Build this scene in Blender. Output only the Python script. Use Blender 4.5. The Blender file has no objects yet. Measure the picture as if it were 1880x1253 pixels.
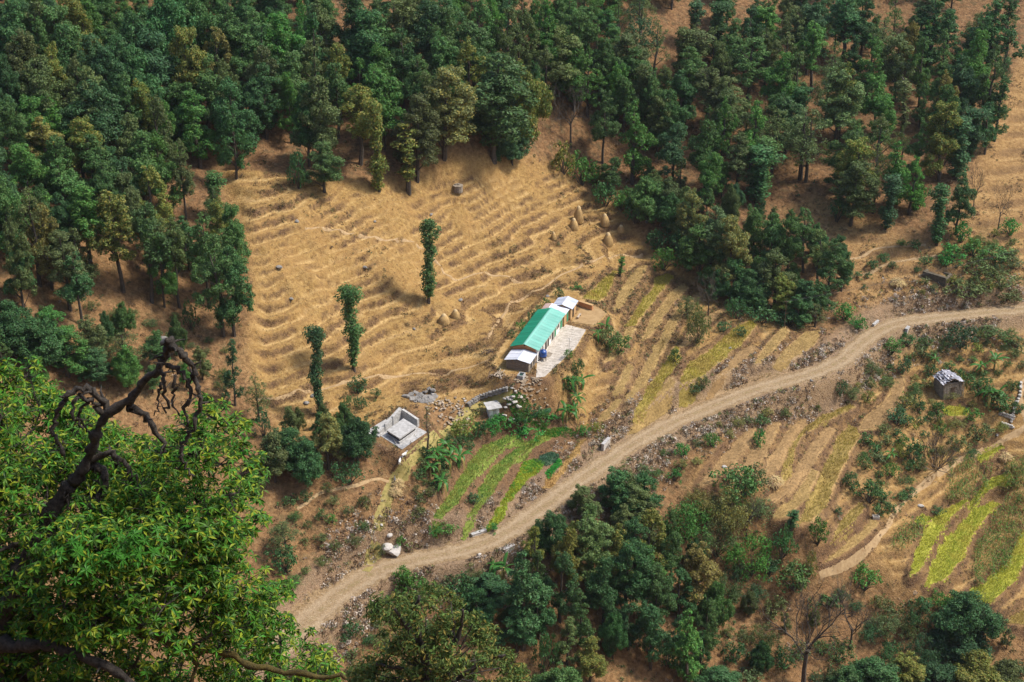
import bpy, bmesh, math, random
import numpy as np
from mathutils import Vector, Matrix
random.seed(7); RNG = np.random.default_rng(7)
scene = bpy.context.scene
R = math.radians
# ------------------------------------------------------------------ camera
CAMZ, PITCH, LENS = 142.0, R(27.0), 60.0
FPX = LENS / 36.0 * 1880.0
cam_d = bpy.data.cameras.new('camera'); cam_d.lens = LENS; cam_d.sensor_width = 36.0
cam_d.clip_start = 0.5; cam_d.clip_end = 3000
cam = bpy.data.objects.new('camera', cam_d); scene.collection.objects.link(cam)
cam.location = (0, 0, CAMZ); cam.rotation_euler = (math.pi / 2 - PITCH, 0, 0)
scene.camera = cam
# ------------------------------------------------------------------ sky and sun
SUN_AZ, SUN_EL = R(3.0), R(54.0)          # azimuth counted from +X towards +Y
sdir = Vector((math.cos(SUN_EL) * math.cos(SUN_AZ), math.cos(SUN_EL) * math.sin(SUN_AZ), math.sin(SUN_EL)))
world = bpy.data.worlds.new('World'); scene.world = world; world.use_nodes = True
wn = world.node_tree; bg = wn.nodes['Background']
sky = wn.nodes.new('ShaderNodeTexSky'); sky.sky_type = 'NISHITA'; sky.sun_disc = False
sky.sun_elevation = SUN_EL; sky.sun_rotation = math.pi / 2 - SUN_AZ
sky.air_density = 1.0; sky.dust_density = 2.0
wn.links.new(sky.outputs[0], bg.inputs[0]); bg.inputs[1].default_value = 0.135
sun_d = bpy.data.lights.new('sun', 'SUN'); sun_d.energy = 3.0; sun_d.angle = R(9.0); sun_d.color = (1.0, 0.93, 0.82)
sun = bpy.data.objects.new('sun', sun_d); scene.collection.objects.link(sun)
sun.rotation_euler = (-sdir).to_track_quat('-Z', 'Y').to_euler(); sun.location = (60, 200, 220)
scene.view_settings.view_transform = 'Standard'; scene.view_settings.look = 'None'
scene.view_settings.exposure = 0.74; scene.view_settings.gamma = 1.0
scene.render.engine = 'CYCLES'
# ------------------------------------------------------------------ helpers
COL = scene.collection
def tag(o, label=None, cat=None, group=None, kind=None):
    if label: o['label'] = label
    if cat: o['category'] = cat
    if group: o['group'] = group
    if kind: o['kind'] = kind
    return o
def mesh(name, V, F, mat=None, smooth=False, col=None):
    V = np.asarray(V, dtype=np.float32).reshape(-1, 3)
    me = bpy.data.meshes.new(name)
    me.vertices.add(len(V)); me.vertices.foreach_set('co', V.ravel())
    if isinstance(F, np.ndarray) and F.ndim == 2:
        F = F.astype(np.int32); k = F.shape[1]; n = len(F)
        me.loops.add(n * k); me.loops.foreach_set('vertex_index', F.ravel())
        me.polygons.add(n); me.polygons.foreach_set('loop_start', np.arange(0, n * k, k, dtype=np.int32))
    else:
        tot = np.array([len(f) for f in F], dtype=np.int32); n = len(F)
        me.loops.add(int(tot.sum())); me.loops.foreach_set('vertex_index', np.concatenate([np.asarray(f) for f in F]).astype(np.int32))
        me.polygons.add(n); me.polygons.foreach_set('loop_start', (np.cumsum(tot) - tot).astype(np.int32))
    me.polygons.foreach_set('use_smooth', np.full(len(me.polygons), bool(smooth)))
    if col is not None:
        a = me.color_attributes.new('tint', 'FLOAT_COLOR', 'POINT')
        c = np.ones((len(V), 4), dtype=np.float32); c[:, :np.asarray(col).shape[1]] = col
        a.data.foreach_set('color', c.ravel())
    me.update(calc_edges=True); me.validate()
    if mat: me.materials.append(mat)
    return me
def obj(name, me, parent=None, loc=(0, 0, 0), rz=0.0, scale=(1, 1, 1)):
    o = bpy.data.objects.new(name, me); COL.objects.link(o)
    o.location = loc; o.rotation_euler = (0, 0, rz); o.scale = scale
    if parent: o.parent = parent
    return o
def empty(name, loc, rz=0.0):
    o = bpy.data.objects.new(name, None); COL.objects.link(o)
    o.location = loc; o.rotation_euler = (0, 0, rz); o.empty_display_size = 0.3
    return o
class MB:
    """collects shapes for one mesh"""
    def __init__(s): s.V = []; s.F = []; s.n = 0
    def add(s, V, F):
        V = np.asarray(V, float).reshape(-1, 3); s.V.append(V)
        s.F += [[int(i) + s.n for i in f] for f in F]; s.n += len(V); return s
    def box(s, x0, x1, y0, y1, z0, z1):
        V = [(x, y, z) for z in (z0, z1) for y in (y0, y1) for x in (x0, x1)]
        return s.add(V, [(0, 2, 3, 1), (4, 5, 7, 6), (0, 1, 5, 4), (1, 3, 7, 5), (3, 2, 6, 7), (2, 0, 4, 6)])
    def prism(s, poly, z0, z1):
        n = len(poly); z0 = [z0] * n if np.isscalar(z0) else z0; z1 = [z1] * n if np.isscalar(z1) else z1
        V = [(p[0], p[1], z) for p, z in zip(poly, z0)] + [(p[0], p[1], z) for p, z in zip(poly, z1)]
        F = [list(range(n))[::-1], list(range(n, 2 * n))] + [(i, (i + 1) % n, n + (i + 1) % n, n + i) for i in range(n)]
        return s.add(V, F)
    def tube(s, pts, rad, sides=6):
        V, F = tube(pts, rad, sides); return s.add(V, F)
    def me(s, name, mat, smooth=False): return mesh(name, np.concatenate(s.V), s.F, mat, smooth)
    def build(s, name, mat, parent=None, smooth=False, **k): return obj(name, s.me(name, mat, smooth), parent, **k)
def tube(pts, rad, sides=6):
    P = np.asarray(pts, float); n = len(P); rad = np.full(n, rad) if np.isscalar(rad) else np.asarray(rad, float)
    T = np.gradient(P, axis=0); T /= np.linalg.norm(T, axis=1)[:, None] + 1e-9
    ref = np.array([0.3, 0.9, 0.1]); 
    if abs(T[0] @ ref) > .9: ref = np.array([.9, -.3, .1])
    V = []
    for i in range(n):
        a = np.cross(T[i], ref); a /= np.linalg.norm(a) + 1e-9; b = np.cross(T[i], a)
        th = np.linspace(0, 2 * np.pi, sides, endpoint=False)
        V.append(P[i] + rad[i] * (np.cos(th)[:, None] * a + np.sin(th)[:, None] * b))
    V = np.concatenate(V)
    F = [(i * sides + j, i * sides + (j + 1) % sides, (i + 1) * sides + (j + 1) % sides, (i + 1) * sides + j) for i in range(n - 1) for j in range(sides)]
    F += [tuple(range(sides))[::-1], tuple((n - 1) * sides + j for j in range(sides))]
    return V, F
# ------------------------------------------------------------------ materials
def newmat(name):
    m = bpy.data.materials.new(name); m.use_nodes = True
    nt = m.node_tree; return m, nt, nt.nodes['Principled BSDF']
def node(nt, t, **k):
    n = nt.nodes.new(t)
    for a, v in k.items(): setattr(n, a, v)
    return n
def noise(nt, scale, detail=4, rough=.6, coord='Object', vec=None):
    n = node(nt, 'ShaderNodeTexNoise'); n.inputs['Scale'].default_value = scale
    n.inputs['Detail'].default_value = detail; n.inputs['Roughness'].default_value = rough
    if vec is None:
        tc = node(nt, 'ShaderNodeTexCoord'); vec = tc.outputs[coord]
    nt.links.new(vec, n.inputs['Vector']); return n.outputs['Fac']
def ramp(nt, fac, stops):
    r = node(nt, 'ShaderNodeValToRGB'); e = r.color_ramp.elements
    while len(e) < len(stops): e.new(0.5)
    for i, (p, c) in enumerate(stops):
        e[i].position = p; e[i].color = (*c, 1) if len(c) == 3 else c
    nt.links.new(fac, r.inputs['Fac']); return r.outputs['Color']
def mix(nt, fac, a, b, mode='MIX'):
    m = node(nt, 'ShaderNodeMix', data_type='RGBA', blend_type=mode)
    for s, v in ((m.inputs[0], fac), (m.inputs[6], a), (m.inputs[7], b)):
        if hasattr(v, 'links'): nt.links.new(v, s)
        elif isinstance(v, (int, float)): s.default_value = v
        else: s.default_value = (*v, 1)
    return m.outputs[2]
def math_(nt, op, a, b=0.0, clamp=False):
    m = node(nt, 'ShaderNodeMath', operation=op, use_clamp=clamp)
    for s, v in zip(m.inputs, (a, b)):
        if hasattr(v, 'links'): nt.links.new(v, s)
        else: s.default_value = v
    return m.outputs[0]
def bump(nt, b, h, strength=.5, dist=.1):
    n = node(nt, 'ShaderNodeBump'); n.inputs['Strength'].default_value = strength; n.inputs['Distance'].default_value = dist
    nt.links.new(h, n.inputs['Height']); nt.links.new(n.outputs[0], b.inputs['Normal'])
def simple(name, c0, c1, scale=3.0, rough=.85, bs=.4, bd=.03, spec=.3, metallic=0.0):
    m, nt, b = newmat(name); f = noise(nt, scale, 6, .65)
    nt.links.new(ramp(nt, f, [(.3, c0), (.7, c1)]), b.inputs['Base Color'])
    b.inputs['Roughness'].default_value = rough; b.inputs['Specular IOR Level'].default_value = spec
    b.inputs['Metallic'].default_value = metallic
    if bs: bump(nt, b, noise(nt, scale * 4, 5, .7), bs, bd)
    return m
def leafmat(name, base=None, vary=.45, trans=.25, rough=.55, tip=(.5, .36, .06), tipamt=.0, spec=.25):
    """foliage: object colour (or a base colour) varied leaf by leaf"""
    m, nt, b = newmat(name)
    if base is None:
        oi = node(nt, 'ShaderNodeObjectInfo'); c = oi.outputs['Color']
    else:
        rgb = node(nt, 'ShaderNodeRGB'); rgb.outputs[0].default_value = (*base, 1); c = rgb.outputs[0]
    g = node(nt, 'ShaderNodeNewGeometry'); rnd = g.outputs['Random Per Island']
    hsv = node(nt, 'ShaderNodeHueSaturation'); nt.links.new(c, hsv.inputs['Color'])
    v = math_(nt, 'ADD', math_(nt, 'MULTIPLY', rnd, vary * 2), 1 - vary); nt.links.new(v, hsv.inputs['Value'])
    h = math_(nt, 'ADD', math_(nt, 'MULTIPLY', math_(nt, 'FRACT', math_(nt, 'MULTIPLY', rnd, 17.0)), .05), .475); nt.links.new(h, hsv.inputs['Hue'])
    out = hsv.outputs[0]
    if tipamt:
        k = math_(nt, 'GREATER_THAN', math_(nt, 'FRACT', math_(nt, 'MULTIPLY', rnd, 71.0)), 1 - tipamt)
        out = mix(nt, k, out, tip)
    nt.links.new(out, b.inputs['Base Color']); b.inputs['Roughness'].default_value = rough
    b.inputs['Specular IOR Level'].default_value = spec
    tr = node(nt, 'ShaderNodeBsdfTranslucent'); nt.links.new(mix(nt, .5, out, mix(nt, 1.0, out, (1.2, 1.25, .5), 'MULTIPLY')), tr.inputs['Color'])
    ms = node(nt, 'ShaderNodeMixShader'); ms.inputs[0].default_value = trans
    nt.links.new(b.outputs[0], ms.inputs[1]); nt.links.new(tr.outputs[0], ms.inputs[2])
    nt.links.new(ms.outputs[0], nt.nodes['Material Output'].inputs['Surface']); return m
def tintmat(name, vary=.3, trans=.2, rough=.8):
    """colour from the mesh's tint attribute, varied piece by piece"""
    m, nt, b = newmat(name)
    a = node(nt, 'ShaderNodeVertexColor', layer_name='tint')
    g = node(nt, 'ShaderNodeNewGeometry')
    hsv = node(nt, 'ShaderNodeHueSaturation'); nt.links.new(a.outputs[0], hsv.inputs['Color'])
    nt.links.new(math_(nt, 'ADD', math_(nt, 'MULTIPLY', g.outputs['Random Per Island'], vary * 2), 1 - vary), hsv.inputs['Value'])
    nt.links.new(hsv.outputs[0], b.inputs['Base Color']); b.inputs['Roughness'].default_value = rough
    b.inputs['Specular IOR Level'].default_value = .15
    tr = node(nt, 'ShaderNodeBsdfTranslucent'); nt.links.new(hsv.outputs[0], tr.inputs['Color'])
    ms = node(nt, 'ShaderNodeMixShader'); ms.inputs[0].default_value = trans
    nt.links.new(b.outputs[0], ms.inputs[1]); nt.links.new(tr.outputs[0], ms.inputs[2])
    nt.links.new(ms.outputs[0], nt.nodes['Material Output'].inputs['Surface']); return m
# ------------------------------------------------------------------ numpy noise
_perm = RNG.random((256, 256))
def vnoise(x, y):
    xi = np.floor(x).astype(int); yi = np.floor(y).astype(int); fx = x - xi; fy = y - yi
    fx = fx * fx * (3 - 2 * fx); fy = fy * fy * (3 - 2 * fy)
    g = lambda a, b: _perm[a % 256, b % 256]
    return (g(xi, yi) * (1 - fx) + g(xi + 1, yi) * fx) * (1 - fy) + (g(xi, yi + 1) * (1 - fx) + g(xi + 1, yi + 1) * fx) * fy
def fbm(x, y, s, o=4):
    r = 0; a = 1; t = 0
    for k in range(o): r = r + a * vnoise(x / s + 31.7 * k, y / s + 17.3 * k); t += a; a *= .5; s *= .5
    return r / t
def smooth(a, b, x):
    t = np.clip((x - a) / (b - a), 0, 1); return t * t * (3 - 2 * t)
# ------------------------------------------------------------------ photograph pixels -> directions
CP, SP = math.cos(PITCH), math.sin(PITCH)
def ray(u, v):
    u = np.asarray(u, float); v = np.asarray(v, float)
    a = (u - 940) / FPX; b = -(v - 626.5) / FPX
    return np.stack([a, CP + b * SP, -SP + b * CP], -1)
def on_level(u, v, z):
    d = ray(u, v); t = (z - CAMZ) / d[..., 2]; p = d * t[..., None]; p[..., 2] += CAMZ; return p
# ================================================================== the hillside
CONT = {   # terrace lines and slopes of the photograph, each at one height (house yard = 0 m)
 20: [(440,420),(560,385),(680,340),(790,300),(860,285)],
 15: [(450,500),(560,465),(680,410),(800,350),(930,302)],
 10: [(455,590),(560,545),(680,490),(800,430),(900,372),(1000,322)],
 5: [(450,690),(560,640),(680,585),(800,520),(900,460),(1000,392),(1070,340)],
 0: [(540,800),(600,755),(700,705),(800,665),(900,640),(940,670),(1000,610),(1060,550),(1100,490),(1150,425),(970,640),(1030,580)],
 -.4: [(1000,685),(1040,650),(1065,615),(1095,590)],
 -2: [(1095,560),(1120,520),(700,800),(740,790),(780,765),(850,745)],
 -3.2: [(1140,555),(1170,510),(940,735)],
 -4.5: [(1170,585),(1215,525),(1050,700)], -5.5: [(1200,600),(1245,540)],
 -5.8: [(1140,705),(1158,680)], -6.8: [(1170,715),(1205,650)], -8: [(1190,735),(1235,665)],
 -6.4: [(1255,705),(1310,655),(1375,605)], -7.2: [(1310,700),(1380,645)],
 -7.5: [(1400,655),(1435,615)], -8.0: [(1440,655),(1500,615)],
 -7: [(840,800),(900,775)], -8.2: [(800,945),(850,870),(920,810)], -9.4: [(860,945),(910,865),(1010,795)],
 -10.4: [(905,940),(960,865),(1000,845)], -11: [(1040,845),(1080,800)],
 -15: [(1300,880),(1370,805)], -16.4: [(1400,870),(1460,790)], -17.4: [(1450,830),(1540,758)],
 -19.8: [(1470,955),(1520,870),(1568,792)], -16.6: [(1600,770),(1650,710)], -24: [(1540,980),(1580,935)],
 -16.8: [(1720,715),(1760,715)], -18.6: [(1740,760),(1775,755)], -21: [(1720,840),(1840,770)],
 -30.5: [(1680,1055),(1715,985),(1770,930),(1840,880)], -33: [(1715,1070),(1765,1000),(1825,925)],
 -36: [(1790,1105),(1850,1060),(1880,1000)], -26: [(1650,940),(1720,880)],
}
ROADPX = [(470,1225,-15.4),(545,1160,-15.0),(590,1120,-14.6),(640,1080,-14.1),(700,1047,-13.6),(780,1025,-13.2),(860,1008,-12.9),(930,978,-12.6),
          (1000,930,-12.3),(1065,882,-12.1),(1130,838,-11.9),(1190,800,-11.7),(1250,770,-11.4),(1330,738,-11.0),(1400,712,-10.6),(1480,690,-10.2),
          (1540,665,-9.9),(1580,632,-9.6),(1615,607,-9.4),(1660,592,-9.2),(1740,582,-8.9),(1810,575,-8.7),(1890,566,-8.5),(1990,552,-8.0)]
SPOT = [(0,0,50),(200,0,47),(400,0,42),(600,0,40),(750,0,38),(900,0,36.5),(1050,0,33.5),(1200,0,30),(1350,0,27),(1500,0,24.5),(1700,0,24),(1880,0,24),
 (0,200,40),(200,200,36),(400,200,30.5),(600,200,27.5),(750,200,26),(900,200,25),(1050,200,19),(1200,200,14.5),(1350,200,12.5),(1500,200,12.5),(1700,200,12.5),(1880,200,12),
 (0,400,29),(150,400,25.5),(300,400,21),(0,560,20.5),(100,560,17.5),(200,570,14.5),(300,580,12.0),(0,700,13),(150,700,9.5),(300,700,6.8),
 (350,290,25.5),(400,430,18.2),(415,560,10.2),(430,650,5.8),(470,760,.8),(530,880,-4.4),(560,960,-7.6),(600,300,22),(700,310,20.5),
 (0,900,3.5),(200,900,.5),(350,900,-1.5),(0,1100,-5),(200,1100,-8),(400,1100,-11),(0,1253,-12),(300,1253,-17),(600,1253,-21),(800,1253,-25),(1000,1253,-29),(1150,1253,-32.5),
 (1300,1253,-37),(1450,1253,-40),(1600,1253,-43),(1750,1253,-45),(1880,1253,-46.5),(1000,1100,-20.5),(850,1120,-19),(1150,1000,-20),(1300,1000,-24.5),(1150,1120,-26),(1300,1120,-31),
 (1450,1120,-33.5),(1600,1120,-37),(1750,1170,-41.5),(1400,1000,-25),(1250,900,-17.5),(1150,920,-16),(700,940,-8.2),(720,880,-5.4),(640,930,-6.2),(620,860,-3.0),(650,1000,-9.8),
 (1030,300,11.2),(1100,350,6.0),(1180,420,1.0),(1250,480,-3.2),(1330,540,-6.2),(1450,588,-8.6),(1500,600,-9.0),
 (1300,400,3.0),(1300,300,8.0),(1400,400,.8),(1400,300,6.8),(1500,500,-4),(1500,400,1.5),(1500,300,7),(1600,500,-3.8),(1600,400,1.7),(1600,300,7),(1700,500,-3.6),(1700,400,2),(1700,300,7),
 (1800,500,-3.8),(1800,400,1.8),(1880,300,6.5),(1880,400,1.4),(1880,500,-4.2),(1640,545,-6.4),(1760,540,-6.2),(1860,535,-6.0),
 (1660,660,-12.8),(1760,640,-12.2),(1860,640,-12.2),(1860,720,-17),(1620,700,-14.6),(1560,720,-14.0),(1430,760,-14.0),(1860,840,-24)]
cp = []
for z, l in CONT.items():
    p = on_level([a for a, b in l], [b for a, b in l], np.full(len(l), float(z))); cp.append(p)
for l in (ROADPX[2:-1], SPOT):
    a = np.array(l, float); cp.append(on_level(a[:, 0], a[:, 1], a[:, 2]))
CPT = np.concatenate(cp)
def tps_fit(P, lam=4.0):
    X = P[:, :2] / 50.0; n = len(X)
    d = np.linalg.norm(X[:, None] - X[None], axis=2); K = np.where(d > 0, d * d * np.log(d + 1e-12), 0) + np.eye(n) * lam * .002
    Q = np.c_[np.ones(n), X]; A = np.block([[K, Q], [Q.T, np.zeros((3, 3))]])
    return X, np.linalg.solve(A, np.r_[P[:, 2], 0, 0, 0])
TX, TW = tps_fit(CPT, 8.0)
def tps(x, y):
    x = np.clip(x, -135, 160); yy = np.clip(y, 180, 445)
    q = np.stack([x.ravel() / 50, yy.ravel() / 50], 1); out = np.empty(len(q))
    for i in range(0, len(q), 20000):
        s = q[i:i + 20000]; d2 = ((s[:, None] - TX[None]) ** 2).sum(2)
        K = np.where(d2 > 1e-12, .5 * d2 * np.log(d2 + 1e-12), 0); out[i:i + 20000] = K @ TW[:-3] + TW[-3] + s @ TW[-2:]
    out = out.reshape(x.shape)
    return out + (y - yy) * np.where(y > yy, .42, .25)
FS = 0.5
xs = np.concatenate([np.arange(-320, -118, 7.), np.arange(-118, 138, FS), np.arange(138, 330, 7.)])
ys = np.concatenate([np.arange(-40, 188, 4.), np.arange(188, 428, FS), np.arange(428, 570, 6.)])
GX, GY = np.meshgrid(xs, ys)
cx = np.arange(-322, 334, 2.); cy = np.arange(-42, 574, 2.)
CX, CY = np.meshgrid(cx, cy); CZ = tps(CX, CY)
def bil(xa, ya, Z, x, y):
    i = np.clip(np.searchsorted(xa, x) - 1, 0, len(xa) - 2); j = np.clip(np.searchsorted(ya, y) - 1, 0, len(ya) - 2)
    fx = np.clip((x - xa[i]) / (xa[i + 1] - xa[i]), 0, 1); fy = np.clip((y - ya[j]) / (ya[j + 1] - ya[j]), 0, 1)
    return (Z[j, i] * (1 - fx) + Z[j, i + 1] * fx) * (1 - fy) + (Z[j + 1, i] * (1 - fx) + Z[j + 1, i + 1] * fx) * fy
def near(y): return 139.6 - .885 * y
BASE = bil(cx, cy, CZ, GX, GY)
def cast(u, v, Z, dz=0.0):
    d = ray(u, v); u = np.atleast_1d(u); d = d.reshape(-1, 3); dz = np.broadcast_to(np.asarray(dz, float), (len(d),))
    yy = np.arange(190, 470, .5); t = yy[None] / d[:, 1:2]
    X = d[:, 0:1] * t; Zr = CAMZ + d[:, 2:3] * t
    g = Zr - (bil(xs, ys, Z, X, np.broadcast_to(yy, X.shape)) + dz[:, None])
    hit = g <= 0; k = np.where(hit.any(1), hit.argmax(1), len(yy) - 1); k = np.maximum(k, 1)
    r = np.arange(len(d)); g0, g1 = g[r, k - 1], g[r, k]; f = np.clip(g0 / (g0 - g1 + 1e-9), 0, 1)
    y = yy[k - 1] + f * .5; tt = y / d[:, 1]; x = d[:, 0] * tt
    return np.stack([x, y, bil(xs, ys, Z, x, y)], 1)
def castb(pts):
    a = np.array(pts, float); return cast(a[:, 0], a[:, 1], BASE)
def inpoly(poly, x, y):
    """signed distance, positive inside"""
    P = np.asarray(poly)[:, :2]; Q = np.roll(P, -1, 0); ins = np.zeros(x.shape, bool); d = np.full(x.shape, 1e9)
    for (ax, ay), (bx, by) in zip(P, Q):
        c = ((ay > y) != (by > y)) & (x < (bx - ax) * (y - ay) / (by - ay + 1e-12) + ax); ins ^= c
        L = (bx - ax) ** 2 + (by - ay) ** 2 + 1e-9; t = np.clip(((x - ax) * (bx - ax) + (y - ay) * (by - ay)) / L, 0, 1)
        d = np.minimum(d, np.hypot(x - ax - t * (bx - ax), y - ay - t * (by - ay)))
    return np.where(ins, d, -d)
def sub(poly, pad):
    P = np.asarray(poly); i0, i1 = np.searchsorted(xs, [P[:, 0].min() - pad, P[:, 0].max() + pad]); j0, j1 = np.searchsorted(ys, [P[:, 1].min() - pad, P[:, 1].max() + pad])
    return slice(max(j0, 0), j1 + 1), slice(max(i0, 0), i1 + 1)
# ---- regions (pixel outlines dropped onto the smooth slope)
def region(pts):
    P = castb(pts); s = np.full(GX.shape, -50.0); sl = sub(P, 14); s[sl] = inpoly(P, GX[sl], GY[sl]); return s
FIELD = region([(395,305),(470,318),(560,330),(680,335),(760,318),(850,290),(930,290),(1005,298),(1060,330),(1110,365),(1150,395),(1190,450),(1250,495),(1330,545),(1380,580),(1480,600),(1510,640),(1440,690),(1330,720),(1240,760),(1160,810),(1080,790),(990,700),(900,735),(740,745),(640,800),(520,800),(475,740),(455,640),(462,520),(430,400)])
RTERR = region([(1040,540),(1150,470),(1250,500),(1330,550),(1380,585),(1500,600),(1515,640),(1440,690),(1330,720),(1240,760),(1160,810),(1080,770),(1090,660)])
LOWR = region([(1270,900),(1380,780),(1480,735),(1600,690),(1670,680),(1660,760),(1600,800),(1590,920),(1540,1010),(1440,960),(1380,900)])
UPR = region([(1780,330),(1830,200),(1880,90),(1990,90),(1990,540),(1740,545),(1560,570),(1555,470),(1440,390),(1500,360),(1640,420),(1740,450)])
SEAST = region([(1590,900),(1650,850),(1740,800),(1880,770),(1990,760),(1990,1180),(1860,1150),(1770,1120),(1660,1080),(1600,1020)])
HUTR = region([(1560,690),(1680,610),(1990,590),(1990,790),(1740,850),(1640,920),(1600,860)])
LIP = np.zeros(GX.shape)
noise_a = fbm(GX, GY, 14, 3); noise_b = fbm(GX + 70, GY + 30, 5, 4); noise_c = fbm(GX - 40, GY + 9, 1.7, 3)
Z = BASE + (noise_b - .5) * .9 + (noise_c - .5) * .22
# ---- dry terraces: the smooth slope cut into treads and risers with broken edges
def terrace(h, step, tread):
    p = h / step; f = p - np.floor(p); return step * (np.floor(p) + np.where(f < 1 - tread, 0.0, 0) + (f * .22 * (f < tread) + (f >= tread) * (.22 * tread + (f - tread) / (1 - tread) * (1 - .22 * tread)))), f
hw = BASE + (fbm(GX + 200, GY - 80, 30, 2) - .5) * 4.5 + (noise_a - .5) * 2.8 + (noise_b - .5) * 1.35 + (noise_c - .5) * .35
TZ, TF = terrace(hw, 1.45, .70)
tmask = smooth(0, 3, FIELD) * (1 - smooth(-2, 1, RTERR)) * smooth(.25, .5, fbm(GX + 11, GY - 60, 11, 3) + .12)
TZ2, TF2 = terrace(BASE + (noise_a - .5) * 1.2 + (noise_b - .5) * .5, 1.6, .6)
tm2 = np.maximum(np.maximum(smooth(-1, 2, RTERR), smooth(0, 3, LOWR)), np.maximum(smooth(0, 6, UPR) * .8, np.maximum(smooth(-1, 3, SEAST), smooth(0, 5, HUTR) * .7)))
Z = Z * (1 - tmask) + (TZ + (noise_c - .5) * .25) * tmask
Z = Z * (1 - tm2) + (TZ2 + (noise_c - .5) * .25) * tm2
MZ, MF = terrace(hw * 1.0 + (noise_b - .5) * .5, .58, .62); Z = Z + (MZ - hw) * .55 * smooth(0, 3, FIELD) * (1 - smooth(-2, 1, RTERR)) * (1 - .5 * tmask)
RISER = np.maximum(np.maximum(smooth(.68, .76, TF) * smooth(1.03, .94, TF) * tmask * smooth(.27, .45, fbm(GX + 7, GY + 90, 6, 3)) * 1.35, smooth(.55, .7, MF) * smooth(0, 3, FIELD) * .32), smooth(.60, .70, TF2) * smooth(1.02, .9, TF2) * tm2 * .75)
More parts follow.
